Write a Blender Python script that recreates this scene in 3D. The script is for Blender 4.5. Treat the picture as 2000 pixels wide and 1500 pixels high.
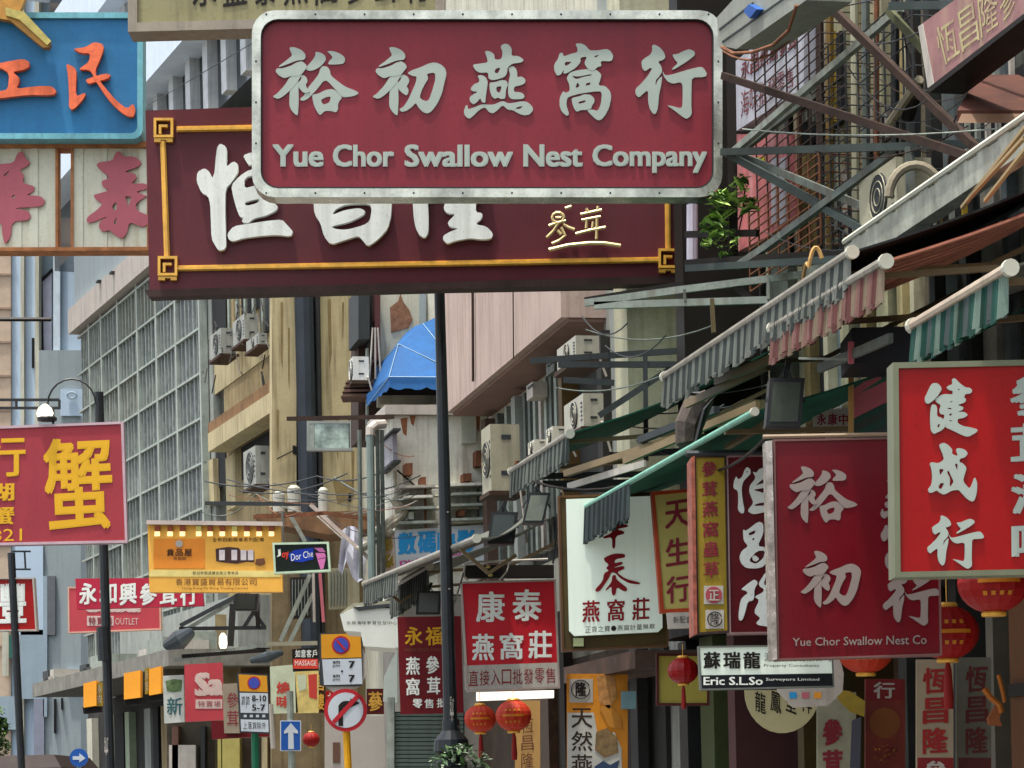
import bpy, math, random
from math import radians, sin, cos, pi
from mathutils import Vector as V, Matrix
from mathutils.geometry import tessellate_polygon
random.seed(7)
for o in list(bpy.data.objects): bpy.data.objects.remove(o)
C = bpy.context.scene.collection
sc = bpy.context.scene
# ---------------------------------------------------------------- camera, sky, sun, exposure
F, HY, RO = 5000.0, 1560.0, radians(1.3)
CAMP = V((0, 0, 1.6))
cd = bpy.data.cameras.new('camera'); cam = bpy.data.objects.new('camera', cd); C.objects.link(cam); sc.camera = cam
cd.sensor_width = 36; cd.lens = 36*F/2000; cd.shift_y = (HY-750)/2000; cd.clip_start = .1; cd.clip_end = 2000
cc, ss = cos(RO), sin(RO)
cam.matrix_world = Matrix(((cc, ss, 0, 0), (0, 0, -1, 0), (-ss, cc, 0, 1.6), (0, 0, 0, 1)))
wd = bpy.data.worlds.new('World'); sc.world = wd; wd.use_nodes = True
SUN_DIR = V((-.13, -.13, .97)).normalized()
SUN_EL = math.asin(SUN_DIR.z); SUN_AZ = math.atan2(SUN_DIR.x, SUN_DIR.y)
nt = wd.node_tree; bg = nt.nodes['Background']; sky = nt.nodes.new('ShaderNodeTexSky')
sky.sky_type = 'NISHITA'; sky.sun_disc = False; sky.sun_elevation = SUN_EL; sky.sun_rotation = SUN_AZ
sky.air_density = 1.2; sky.dust_density = 4.0; sky.ozone_density = .8
hs = nt.nodes.new('ShaderNodeHueSaturation'); hs.inputs['Saturation'].default_value = .45; hs.inputs['Value'].default_value = 1.08
nt.links.new(sky.outputs[0], hs.inputs['Color']); nt.links.new(hs.outputs[0], bg.inputs[0]); bg.inputs[1].default_value = .15
sl = bpy.data.lights.new('sun', 'SUN'); sl.energy = 2.6; sl.angle = radians(2.0); sl.color = (1, .95, .86)
so = bpy.data.objects.new('sun', sl); C.objects.link(so); so.rotation_euler = SUN_DIR.to_track_quat('Z', 'Y').to_euler()
so.location = (0, 0, 40)
vs = sc.view_settings; vs.view_transform = 'Standard'; vs.look = 'None'; vs.gamma = 1; vs.use_curve_mapping = False
vs.exposure = 1.22
# ---------------------------------------------------------------- geometry helpers
def ray(x, y):
    u, v = (x-1000)/F, (HY-y)/F
    return V((u*cc+v*ss, 1, -u*ss+v*cc))
def W(x, y, d): return CAMP+ray(x, y)*d
class Pl:                                   # a real plane in the street; at() = where the sight line through a pixel meets it
    def __init__(s, p, n): s.p = V(p); s.n = V(n).normalized()
    def at(s, x, y, off=0):
        r = ray(x, y); q = s.p+s.n*off
        return CAMP+r*((q-CAMP).dot(s.n)/r.dot(s.n))
def FP(d, yaw=0, x=1000): return Pl(W(x, 750, d), (sin(radians(yaw)), -cos(radians(yaw)), 0))
class Fa:                                   # a house front: s along the street, o out of the wall, z up
    def __init__(f, w, deg):
        a = radians(deg); f.w = w; f.n = V((cos(a), sin(a), 0)); f.D = V((-sin(a), cos(a), 0))
    def P(f, s, z, o=0): return f.n*(f.w-o)+f.D*s+V((0, 0, z))
    def hit(f, x, y, o=0):
        r = ray(x, y); return CAMP+r*((f.w-o)/r.dot(f.n))
    def sz(f, x, y, o=0):
        p = f.hit(x, y, o); return p.dot(f.D), p.z
    def plane(f, o=0): return Pl(f.n*(f.w-o), -f.n)
class MB:
    def __init__(s): s.v = []; s.f = []; s.m = []; s.sm = []
    def face(s, pts, m=0, smooth=False):
        b = len(s.v); s.v += [V(p) for p in pts]; s.f.append(list(range(b, b+len(pts)))); s.m.append(m); s.sm.append(smooth)
    def hexa(s, a, b, m=0):                 # two quads (front, back), same winding
        s.face(a, m); s.face(b[::-1], m)
        for i in range(len(a)):
            j = (i+1) % len(a); s.face([a[i], b[i], b[j], a[j]], m)
        return s
    def box(s, x0, x1, y0, y1, z0, z1, m=0):
        a = [V((x0, y0, z0)), V((x1, y0, z0)), V((x1, y0, z1)), V((x0, y0, z1))]
        return s.hexa(a, [p+V((0, y1-y0, 0)) for p in a], m)
    def fbox(s, f, s0, s1, z0, z1, o0, o1, m=0):
        a = [f.P(s0, z0, o1), f.P(s1, z0, o1), f.P(s1, z1, o1), f.P(s0, z1, o1)]
        return s.hexa(a, [p+f.n*(o1-o0) for p in a], m)
    def fpx(s, f, x0, y0, x1, y1, o0, o1, m=0, smin=None):  # box on a house front between two sight lines, heights read at its near (right) end
        sa, _ = f.sz(x0, y0, o1); sb, zt = f.sz(x1, y0, o1); _, zb = f.sz(x1, y1, o1)
        if smin is not None: sb = max(sb, smin)
        return s.fbox(f, sb, sa, zb, zt, o0, o1, m)
    def bar(s, p, q, w, h=None, m=0, up=V((0, 0, 1))):
        h = h or w; d = (q-p).normalized()
        if abs(d.dot(up)) > .98: up = V((0, 1, 0))
        a = d.cross(up).normalized()*w/2; b = a.normalized().cross(d)*h/2
        A = [p-a-b, p+a-b, p+a+b, p-a+b]; return s.hexa(A, [x+q-p for x in A], m)
    def tube(s, pts, r, n=8, m=0, cap=True):
        pts = [V(p) for p in pts]; rs = r if isinstance(r, (list, tuple)) else [r]*len(pts); rings = []
        d0 = (pts[1]-pts[0]).normalized(); up = V((0, 0, 1)) if abs(d0.z) < .9 else V((1, 0, 0)); a = d0.cross(up).normalized()
        for i, p in enumerate(pts):
            d = (pts[min(i+1, len(pts)-1)]-pts[max(i-1, 0)]).normalized()
            a = (a-d*a.dot(d)).normalized(); b = d.cross(a)
            rings.append([p+(a*cos(2*pi*k/n)+b*sin(2*pi*k/n))*rs[i] for k in range(n)])
        for A, B in zip(rings, rings[1:]):
            for k in range(n): s.face([A[k], A[(k+1) % n], B[(k+1) % n], B[k]], m, True)
        if cap: s.face(rings[0][::-1], m); s.face(rings[-1], m)
        return s
    def lathe(s, c, prof, n=16, m=0, ax=V((0, 0, 1))):
        u = V((1, 0, 0)) if abs(ax.z) > .9 else V((0, 0, 1)).cross(ax).normalized(); w = ax.cross(u)
        R = [[c+ax*h+(u*cos(2*pi*k/n)+w*sin(2*pi*k/n))*r for k in range(n)] for r, h in prof]
        for A, B in zip(R, R[1:]):
            for k in range(n): s.face([A[k], A[(k+1) % n], B[(k+1) % n], B[k]], m, True)
        s.face(R[0][::-1], m); s.face(R[-1], m); return s
    def plate(s, pl, outer, holes=(), of=0., ob=-.05, m=0, mf=None):   # outline (pixels met on the plane) as a solid plate
        loops = [outer]+list(holes); F3 = [[V((x, -y, 0)) for x, y in L] for L in loops]
        fr = [[pl.at(x, y, of) for x, y in L] for L in loops]; bk = [[p+pl.n*(ob-of) for p in L] for L in fr]
        ff = [p for L in fr for p in L]; bb = [p for L in bk for p in L]
        tris = tessellate_polygon(F3); base = len(s.v); s.v += ff; mm = m if mf is None else mf
        flat = [p for L in F3 for p in L]
        for t in tris:
            a, b, c = (flat[i] for i in t)
            if (b-a).cross(c-a).z < 0: t = t[::-1]
            s.f.append([base+i for i in t]); s.m.append(mm); s.sm.append(False)
        base = len(s.v); s.v += bb
        for t in tris: s.f.append([base+i for i in t]); s.m.append(m); s.sm.append(False)
        for A, B in zip(fr, bk):
            for i in range(len(A)):
                j = (i+1) % len(A); s.face([A[i], B[i], B[j], A[j]], m)
        return s
    def build(s, name, mat, parent=None, base=None):
        mats = mat if isinstance(mat, (list, tuple)) else [mat]
        if base is None:
            lo = V([min(p[i] for p in s.v) for i in range(3)]); hi = V([max(p[i] for p in s.v) for i in range(3)]); base = (lo+hi)/2; base.z = lo.z
        me = bpy.data.meshes.new(name); me.from_pydata([p-base for p in s.v], [], s.f)
        for k in mats: me.materials.append(k)
        me.polygons.foreach_set('material_index', s.m); me.polygons.foreach_set('use_smooth', s.sm); me.update()
        o = bpy.data.objects.new(name, me); C.objects.link(o); WL[o] = base
        if parent: o.parent = parent; o.location = base-WL[parent]
        else: o.location = base
        return o
WL = {}
def tag(o, label=None, cat=None, group=None, kind=None):
    if label: o['label'] = label
    if cat: o['category'] = cat
    if group: o['group'] = group
    if kind: o['kind'] = kind
    return o
def thing(name, loc, label, cat, group=None):
    o = bpy.data.objects.new(name, None); C.objects.link(o); o.location = loc; WL[o] = V(loc); o.empty_display_size = .2
    return tag(o, label, cat, group)
# ---------------------------------------------------------------- materials
def hx(h):
    h = h.lstrip('#'); r = [int(h[i:i+2], 16)/255 for i in (0, 2, 4)]
    return tuple(c/12.92 if c <= .04045 else ((c+.055)/1.055)**2.4 for c in r)
MC = {}
def M(name, col, rough=.6, metal=0, var=.14, sc_=3, streak=.0, bump=.0, emit=0, stain='#2a2018', rib=None, alpha=None):
    key = name
    if key in MC: return MC[key]
    c = hx(col) if isinstance(col, str) else col
    m = bpy.data.materials.new(name); MC[key] = m; m.use_nodes = True; n = m.node_tree.nodes; L = m.node_tree.links
    b = n['Principled BSDF']; b.inputs['Roughness'].default_value = rough; b.inputs['Metallic'].default_value = metal; b.inputs['Specular IOR Level'].default_value = .22 if not metal and rough > .2 else .5
    tc = n.new('ShaderNodeTexCoord'); nz = n.new('ShaderNodeTexNoise'); nz.inputs['Scale'].default_value = sc_; nz.inputs['Detail'].default_value = 8; nz.inputs['Roughness'].default_value = .65
    L.new(tc.outputs['Object'], nz.inputs['Vector'])
    mx = n.new('ShaderNodeMix'); mx.data_type = 'RGBA'
    mr = n.new('ShaderNodeMapRange'); mr.inputs[1].default_value = .35; mr.inputs[2].default_value = .65; L.new(nz.outputs[0], mr.inputs[0]); L.new(mr.outputs[0], mx.inputs[0])
    mx.inputs[6].default_value = tuple(x*(1-var) for x in c)+(1,); mx.inputs[7].default_value = tuple(min(1, x*(1+var)) for x in c)+(1,)
    out = mx.outputs[2]
    nf = n.new('ShaderNodeTexNoise'); nf.inputs['Scale'].default_value = 38; nf.inputs['Detail'].default_value = 4; L.new(tc.outputs['Object'], nf.inputs['Vector'])
    mf = n.new('ShaderNodeMapRange'); mf.inputs[1].default_value = .56; mf.inputs[2].default_value = .74; mf.inputs[4].default_value = .32 if (streak or bump) and not emit else .0; L.new(nf.outputs[0], mf.inputs[0])
    if (streak or bump) and not emit:
        xf = n.new('ShaderNodeMix'); xf.data_type = 'RGBA'; L.new(mf.outputs[0], xf.inputs[0]); L.new(out, xf.inputs[6]); xf.inputs[7].default_value = tuple(x*.45 for x in c)+(1,); out = xf.outputs[2]
    if streak:
        mp = n.new('ShaderNodeMapping'); mp.inputs['Scale'].default_value = (7, 7, .45); L.new(tc.outputs['Object'], mp.inputs[0])
        n2 = n.new('ShaderNodeTexNoise'); n2.inputs['Scale'].default_value = 1.6; n2.inputs['Detail'].default_value = 6; L.new(mp.outputs[0], n2.inputs['Vector'])
        m2 = n.new('ShaderNodeMapRange'); m2.inputs[1].default_value = .5; m2.inputs[2].default_value = .72; m2.inputs[4].default_value = streak; L.new(n2.outputs[0], m2.inputs[0])
        x2 = n.new('ShaderNodeMix'); x2.data_type = 'RGBA'; L.new(m2.outputs[0], x2.inputs[0]); L.new(out, x2.inputs[6]); x2.inputs[7].default_value = hx(stain)+(1,); out = x2.outputs[2]
    L.new(out, b.inputs['Base Color'])
    rr = n.new('ShaderNodeMapRange'); rr.inputs[3].default_value = max(.03, rough-.12); rr.inputs[4].default_value = min(1, rough+.12); L.new(nz.outputs[0], rr.inputs[0]); L.new(rr.outputs[0], b.inputs['Roughness'])
    if bump:
        bp = n.new('ShaderNodeBump'); bp.inputs['Strength'].default_value = bump; bp.inputs['Distance'].default_value = .02
        n3 = n.new('ShaderNodeTexNoise'); n3.inputs['Scale'].default_value = sc_*4; n3.inputs['Detail'].default_value = 6; L.new(tc.outputs['Object'], n3.inputs['Vector'])
        L.new(n3.outputs[0], bp.inputs['Height']); L.new(bp.outputs[0], b.inputs['Normal'])
    if emit: L.new(out, b.inputs['Emission Color']); b.inputs['Emission Strength'].default_value = emit
    return m
# ---------------------------------------------------------------- lettering
def bil(q, u, v):
    a, b, c, d = q; return (a[0]*(1-u)*(1-v)+b[0]*u*(1-v)+c[0]*u*v+d[0]*(1-u)*v, a[1]*(1-u)*(1-v)+b[1]*u*(1-v)+c[1]*u*v+d[1]*(1-u)*v)
def rq(x0, y0, x1, y1, tilt=0): return [(x0, y0), (x1, y0-tilt), (x1, y1-tilt), (x0, y1)]
GC = {}
def glyph(t, ex):
    k = (t, ex > 0)
    if k not in GC:
        cu = bpy.data.curves.new('t', 'FONT'); cu.body = t; cu.resolution_u = 3 if ex else 2; cu.extrude = .5 if ex else 0
        o = bpy.data.objects.new('t', cu); C.objects.link(o); bpy.context.view_layer.update(); me = o.to_mesh()
        vv = [v.co.copy() for v in me.vertices]; ff = [list(p.vertices) for p in me.polygons]; o.to_mesh_clear(); bpy.data.objects.remove(o); bpy.data.curves.remove(cu)
        xs = [v.x for v in vv]; ys = [v.y for v in vv]; a, b, c, d = min(xs), max(xs), min(ys), max(ys)
        GC[k] = ([((v.x-a)/(b-a), (d-v.y)/(d-c), v.z) for v in vv], ff, b-a, d-c)
    return GC[k]
def text(mb, pl, t, q, bold=.02, off=.004, th=0, lean=0):
    vv, ff, gw, gh = glyph(t, th); e = bold*1.15
    sh = [(0, 0)] if bold <= .005 else [(-e, -e*.6), (e, -e*.6), (e, e*.6), (-e, e*.6), (0, 0)]
    for i, (dx, dy) in enumerate(sh):
        base = len(mb.v); dx /= gw; dy /= gh
        for u, v, z in vv:
            x, y = bil(q, u*(1-2*e/gw)+e/gw+dx, (v*(1-1.2*e/gh)+.6*e/gh+dy)+(.5-u)*lean); mb.v.append(pl.at(x, y, off+.0006*i+(th*(z+.5) if th else 0)))
        for f in ff: mb.f.append([base+k for k in f]); mb.m.append(0); mb.sm.append(False)
def line(pl, chars, q, mat, par, bold=.02, off=.004, vert=False, fill=.86, th=0, lean=0, name='character', one=False):
    n = len(chars); mb = MB()
    for i, ch in enumerate(chars):
        if ch == ' ': continue
        e = (1-fill)/2; a, b = (i+e)/n, (i+1-e)/n
        Q = [bil(q, *p) for p in ([(0, a), (1, a), (1, b), (0, b)] if vert else [(a, 0), (b, 0), (b, 1), (a, 1)])]
        if not one: mb = MB()
        text(mb, pl, ch, Q, bold, off, th, lean)
        if not one: mb.build(name, mat, par)
    if one: mb.build('lettering', mat, par)
def words(pl, t, q, mat, par, bold=.01, off=.004, th=0):
    mb = MB(); text(mb, pl, t, q, bold, off, th); return mb.build('lettering', mat, par)
def chaikin(P):
    R = []
    for i in range(len(P)):
        a, b = P[i], P[(i+1) % len(P)]
        R += [(a[0]*.8+b[0]*.2, a[1]*.8+b[1]*.2), (a[0]*.2+b[0]*.8, a[1]*.2+b[1]*.8)]
    return R
def pp(s): n = [float(k) for k in s.replace(',', ' ').split()]; return list(zip(n[::2], n[1::2]))
def brush(name, pl, T, mat, par, off=.03, th=.03):       # hand cut character: GL[name] = (scale, polygons: outer|hole|hole)
    k, polys = GL[name]; mb = MB()
    for i, s in enumerate(polys):
        L = [[T(x/k, y/k) for x, y in chaikin(pp(t))] for t in s.split('|')]
        mb.plate(pl, L[0], L[1:], off-.0012*i, off-th)
    return mb.build('character', mat, par)
def stroke(pl, P, w, mb, off=.05, r=None):               # neon tube style strokes
    mb.tube([pl.at(x, y, off) for x, y in P], w, 6)
def rr(x0, y0, x1, y1, r, n=5, t=0):
    P = []
    for cx, cy, a in ((x1-r, y0+r, -90), (x1-r, y1-r, 0), (x0+r, y1-r, 90), (x0+r, y0+r, 180)):
        for k in range(n+1):
            g = radians(a+90*k/n); P.append((cx+r*cos(g), cy+r*sin(g)))
    return [(x, y-(x-x0)*t) for x, y in P]
def board(name, label, pl, q, thick, face, frame=None, fw=0, cat='sign', fo=.02, group=None, rad=0):
    """sign board: quad in photo pixels on plane pl, panel + frame"""
    if rad: q0 = rr(q[0][0], q[0][1], q[2][0], q[2][1], rad)
    else: q0 = q
    root = thing(name, pl.at(sum(p[0] for p in q0)/len(q0), max(p[1] for p in q0), -thick/2), label, cat, group)
    if frame:
        if rad: inn = rr(q[0][0]+fw, q[0][1]+fw, q[2][0]-fw, q[2][1]-fw, max(2, rad-fw*.6))
        else:
            cx = sum(p[0] for p in q)/4; cy = sum(p[1] for p in q)/4
            inn = [(p[0]+math.copysign(fw, cx-p[0]), p[1]+math.copysign(fw, cy-p[1])) for p in q]
        MB().plate(pl, q0, [inn[::-1]], fo, -thick).build('frame', frame, root)
        MB().plate(pl, inn, (), 0, -thick+.004).build('panel', face, root)
    else: MB().plate(pl, q0, (), 0, -thick).build('panel', face, root)
    return root
GL = {
'yu': (9.374, ['420,115 520,112 640,160 710,230 720,300 690,345 560,355 400,420 230,480 240,450 350,370 480,265 445,190',
 '190,500 300,500 450,455 560,390 650,370 720,420 750,480 700,540 650,610 560,640 450,640 330,685 230,630 170,560',
 '440,650 560,600 660,600 600,700 530,800 440,900 330,1000 220,1065 110,1020 200,960 330,820',
 '440,820 590,700 590,900 595,1100 580,1360 540,1355 460,1270 420,1180 425,1000',
 '600,640 680,620 740,670 760,740 720,800 750,870 810,930 690,960 600,860 565,800 585,765 640,700 640,660',
 '900,195 1000,215 1080,270 1095,350 1040,420 960,490 860,540 780,545 700,510 760,450 840,360 900,270',
 '1110,185 1230,185 1350,230 1440,300 1440,380 1400,420 1280,430 1130,430 1150,370 1220,300 1160,230',
 '1020,460 1110,465 1165,530 1180,630 1300,730 1450,840 1640,910 1700,960 1600,1010 1420,1035 1370,1000 1250,870 1110,720 1040,740 950,860 860,960 760,1060 670,1100 605,1070 700,990 760,860 860,740 960,610 985,520',
 '840,980 940,970 1100,890 1230,880 1350,960 1390,1040 1330,1110 1310,1180 1320,1240 1280,1310 1180,1280 1080,1280 1030,1320 985,1360 940,1310 880,1200 850,1080|1000,1080 1090,1030 1180,1015 1170,1090 1140,1135 1050,1165 1020,1130']),
'chor': (9.374, ['420,115 520,112 640,160 710,230 720,300 690,345 560,355 400,420 230,480 240,450 350,370 480,265 445,190',
 '190,500 300,500 450,455 560,390 650,370 720,420 750,480 700,540 650,610 560,640 450,640 330,685 230,630 170,560',
 '440,650 560,600 660,600 600,700 530,800 440,900 330,1000 220,1065 110,1020 200,960 330,820',
 '440,820 590,700 590,900 595,1100 580,1360 540,1355 460,1270 420,1180 425,1000',
 '620,645 680,610 760,650 795,720 770,790 740,830 780,890 770,960 740,1000 660,950 600,890 560,800 590,760 645,690',
 '755,590 830,540 1000,480 1150,410 1270,390 1370,430 1450,500 1475,600 1430,780 1390,960 1310,1140 1200,1290 1120,1330 1040,1300 960,1220 910,1130 840,1210 740,1280 650,1300 605,1250 690,1200 780,1060 850,900 910,760 930,650 850,640|1110,600 1260,575 1270,700 1220,880 1160,1060 1110,1105 1030,1080 980,1030 1020,900 1080,780 1140,690']),
'yin': (9.374, ['530,230 620,230 710,290 715,390 840,380 860,250 820,140 890,95 970,110 1030,190 1020,320 1150,320 1250,390 1210,440 1040,460 950,530 940,640 890,710 760,750 660,765 600,730 595,620 440,630 360,580 305,480 450,460 590,440 570,340|715,590 740,550 815,530 800,590 770,640 720,630',
 '400,680 480,670 550,710 590,790 570,930 550,1080 545,1180 480,1170 450,1090 390,1170 320,1210 260,1150 255,1070 330,1020 410,975 300,965 270,920 330,840 430,800 430,740',
 '615,810 720,800 830,760 930,770 960,850 920,930 910,1100 830,1110 770,1080 720,1110 660,1060 625,950|740,890 840,870 830,940 800,1000 750,970',
 '960,540 1050,500 1110,560 1130,640 1125,710 1210,695 1280,750 1270,820 1190,860 1070,880 1065,980 1160,980 1240,1010 1265,1070 1220,1110 1040,1115 980,1080 960,1000 960,880 975,760 1000,660',
 '180,1230 215,1220 230,1300 340,1260 500,1200 600,1215 700,1210 860,1140 960,1190 1060,1180 1200,1150 1310,1160 1400,1240 1420,1310 1360,1390 1260,1410 1160,1380 1040,1310 960,1310 860,1220 760,1320 680,1375 610,1350 540,1260 440,1300 330,1410 250,1475 180,1430 145,1350|1080,1285 1150,1250 1240,1238 1170,1295']),
'wo': (9.374, ['550,95 650,90 740,130 810,220 960,220 1120,190 1200,230 1250,330 1210,420 1010,410 1030,510 960,520 880,600 780,560 710,450 770,330 640,350 650,430 560,540 380,645 330,640 340,560 300,640 270,670 210,680 160,570 165,470 230,380 260,270 320,260 335,330 480,280 590,250 590,180|360,430 490,425 400,500 355,490|895,320 990,300 920,355',
 '460,620 600,580 800,560 930,570 1030,660 1010,750 970,860 1100,870 1190,970 1210,1080 1170,1270 1090,1420 1010,1500 940,1490 840,1400 760,1310 860,1300 960,1330 1020,1200 1040,970 900,970 640,1010 480,1050 400,1090 385,1220 440,1390 390,1420 300,1340 260,1230 265,1080 330,960 370,1000 450,960 440,840 390,730 420,670|480,680 600,700 850,650 850,675 700,705 590,740 550,740|550,900 590,800 630,860 600,900|740,870 750,820 830,800 820,850',
 '480,1090 620,1060 720,1020 830,1030 900,1100 900,1170 860,1220 840,1290 740,1310 650,1310 580,1345 530,1290 495,1190|600,1165 740,1125 730,1170 620,1200']),
'hong': (9.374, ['500,130 540,110 640,160 720,250 750,350 690,400 610,420 670,510 690,600 640,690 570,760 565,880 600,770 690,680 670,850 630,1030 610,1270 580,1370 530,1390 460,1290 430,1160 430,940 330,1020 260,1085 200,1020 200,920 300,830 420,690 500,560 480,530 370,605 320,540 305,420 370,360 480,290 510,200',
 '870,290 960,290 1080,230 1190,195 1280,240 1290,300 1200,380 1050,480 880,580 870,550 980,450 920,390',
 '690,590 740,680 850,665 1000,620 1200,560 1400,515 1460,560 1510,650 1480,705 1230,715 1225,900 1220,1200 1230,1380 1190,1440 1130,1475 1040,1420 900,1310 770,1220 880,1240 1030,1280 1060,1230 1065,1000 1060,840 1020,800 880,830 790,790 720,700']),
'heng': (6.52, ['390,65 460,100 480,170 465,370 560,290 620,330 620,420 540,560 460,640 455,900 460,1200 470,1370 440,1420 370,1430 330,1370 280,1280 270,1000 265,850 240,740 150,690 90,550 100,430 190,380 250,420 290,510 320,440 330,300 350,120',
 '680,220 780,180 1000,150 1080,220 900,290 760,350 720,290',
 '530,600 640,480 760,400 1000,360 1090,430 1060,620 1000,780 1130,860 1110,920 960,990 820,1020 740,1090 660,1060 690,1010 640,1000 600,900 560,760|700,500 900,450 950,470 940,580 840,600 700,640|700,820 780,790 900,770 860,830 720,860',
 '480,1220 560,1120 740,1090 1000,1050 1180,1035 1250,1110 1320,1190 1290,1250 1100,1230 900,1245 700,1270 550,1315 500,1290']),
'chang': (5, ['230,-330 620,-380 700,-330 640,-10 600,20 270,0|320,-260 560,-290 540,-80 330,-60',
 '110,60 400,30 700,20 875,60 870,200 840,330 760,420 700,470 640,505 570,420 540,405 430,440 280,490 210,400 180,280 120,190|290,200 330,140 430,95 660,90 680,150 660,260 600,300 430,345 320,335 280,310 460,270 600,200 620,160 560,130 420,150']),
'lung': (5, ['1080,-300 1230,-310 1400,-250 1320,-120 1390,-40 1310,30 1225,30 1235,200 1235,370 1200,425 1150,400 1110,330 1090,230 1080,60',
 '1480,-330 1560,-350 1620,-290 1780,-310 1800,-250 1690,-170 1850,-60 1800,-20 1700,60 1695,170 1760,180 1760,230 1690,290 1800,310 1865,380 1850,430 1760,440 1640,425 1500,450 1420,480 1375,440 1380,400 1450,360 1530,330 1440,315 1420,270 1500,190 1420,185 1380,140 1400,60 1380,-20 1480,-150 1420,-200']),
'gong': (7.143, ['-300,400 0,380 140,350 320,320 410,360 410,430 330,475 170,500 270,580 270,640 220,740 520,700 720,700 790,770 740,830 400,820 0,870 -300,880 -250,800 0,770 110,750 130,520 0,440 -300,470']),
'man': (7.143, ['1010,180 1190,160 1310,85 1430,110 1450,180 1390,340 1330,470 1340,560 1480,740 1620,900 1770,1020 1860,940 1890,1040 1860,1135 1770,1120 1620,1010 1480,850 1310,590 1290,530 1240,470 1090,470 1190,400 1240,360 1260,240 1130,240',
 '920,380 1040,440 1070,500 1050,850 1190,790 1190,840 1080,980 1000,1035 960,990 965,850 950,560',
 '1190,620 1240,590 1480,520 1550,550 1500,600 1300,650 1240,670']),
'tai': (6.817, ['1530,130 1590,100 1640,180 1790,170 1890,260 1840,310 1640,380 1800,400 1820,460 1740,540 1940,530 1990,600 1800,640 1900,680 1960,700 1800,800 1830,900 1980,960 1980,1060 1900,1120 1720,1040 1690,1200 1620,1270 1530,1220 1460,1150 1370,1180 1310,1110 1330,1040 1450,960 1210,1060 1150,1040 1160,980 1300,880 1370,800 1290,760 1240,690 1300,670 1450,630 1360,560 1350,500 1470,460 1280,300 1310,250 1500,230|1490,830 1550,770 1555,890 1510,890|1660,700 1760,710 1700,860 1690,780|1510,1070 1550,970 1550,1080']),
'wah': (6.817, ['230,130 300,100 340,200 410,260 340,310 260,350 320,430 300,530 460,570 450,640 340,690 540,700 605,770 550,840 170,860 380,900 410,970 380,1020 160,1040 140,1250 60,1350 30,1200 20,1040 -300,1060 -380,960 -300,870 -560,860 -560,720 -380,700 -400,600 -300,430 -500,330 -480,240 -200,260 -180,120 -60,120 -40,280 180,260|40,430 130,350 90,430|150,710 180,680 210,710 180,740|0,580 -100,600 -50,560']),
'kin': (10.71, ['430,305 540,300 610,360 640,430 560,560 470,660 350,745 290,700 285,610 350,470',
 '430,740 520,760 540,840 540,1000 650,1030 720,1140 690,1240 620,1300 530,1340 480,1370 410,1310 395,1100 400,880|540,1220 560,1160 600,1160 580,1230',
 '850,220 910,195 1010,300 1130,390 1230,400 1280,460 1240,520 1130,530 1100,600 1150,640 1120,710 960,760 1090,800 1080,860 960,910 1110,900 1190,970 1100,1030 970,1050 970,1140 1080,1200 1250,1230 1390,1270 1370,1330 1190,1430 1060,1390 880,1300 700,1220 640,1120 690,1020 690,960 610,950 580,880 620,760 520,700 500,640 600,560 690,530 860,540 870,460 790,450 730,390 800,340 860,330|970,430 1010,420 1000,460|740,830 800,815 860,835 800,850|790,950 840,930 850,970 800,990|790,710 860,665 850,700|770,1080 870,1080 830,1105']),
'sing': (10.71, ['600,180 690,155 780,210 860,300 850,390 940,430 975,420 940,340 950,270 1050,275 1140,315 1185,385 1120,465 1020,490 1000,560 1080,590 1160,680 1110,840 1080,960 1210,1120 1260,1060 1330,860 1380,1000 1370,1200 1320,1370 1260,1390 1150,1320 1070,1230 990,1140 840,1160 760,1210 680,1245 590,1200 530,1150 450,1200 370,1205 350,1130 430,1030 440,860 420,700 385,590 430,560 560,590 690,510 650,380 590,240|580,700 690,715 600,850|740,770 780,730 850,890 890,970 830,1070 800,1060 810,900|560,1080 610,1000 690,1000 640,1110 600,1130|905,600 970,590 965,750']),
'heng2': (8.82, ['340,190 400,230 410,310 350,370 280,440 250,560 265,750 300,920 290,990 240,990 190,930 195,760 190,600 110,560 120,440 160,350 190,410 260,370 300,250|330,270 370,260 340,300',
 '440,270 500,300 560,220 700,200 840,190 900,300 880,500 840,760 880,880 860,960 700,960 520,1000 440,1005 350,950 460,810 420,720 380,600 400,500 500,380|480,520 660,370 780,360 760,440 560,490|440,590 700,540 740,620 620,640 560,620|450,870 520,820 760,790 780,850']),
'chang2': (7.89, ['250,-130 290,-100 480,-250 560,-220 560,-60 470,130 600,150 640,200 630,340 560,450 460,475 300,470 220,400 190,300 230,200 330,130 260,50 250,-60|330,-70 440,-120 430,-60 340,-30|380,20 430,-5 410,50|340,340 470,200 590,200 560,320 450,405 370,380',
 '390,290 440,270 500,330 450,370 400,350']),
'lung2': (7.89, ['210,800 320,710 420,640 480,690 420,800 420,920 400,970 320,985 280,1150 240,1270 190,1280 175,1200 210,960 270,890 320,860 300,820',
 '590,540 610,570 560,720 660,760 640,880 600,940 690,960 670,1080 620,1150 670,1240 740,1330 640,1370 480,1350 450,1310 520,1240 430,1170 430,1110 500,960 420,910 560,840 570,790 500,750 490,700 550,600']),
'tai2': (6.25, ['500,430 620,380 750,385 760,430 640,450 620,500 720,480 730,510 600,560 740,530 750,570 650,610 760,690 940,735 930,760 800,745 690,680 640,620 590,610 560,680 450,840 400,850 390,820 480,720 500,620 560,590 520,560 560,520 500,470',
 '600,650 640,640 650,700 780,800 780,840 740,845 655,790 640,880 610,900 590,860 590,780 530,830 510,830 590,730']),
'wah2': (6.25, ['480,-60 560,-70 620,-80 760,-60 760,-30 640,-20 640,30 780,25 800,55 650,85 740,110 750,140 640,170 635,320 600,320 595,180 500,200 480,180 595,130 590,80 430,60 440,20 590,30 590,-20 480,-20']),
}
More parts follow.
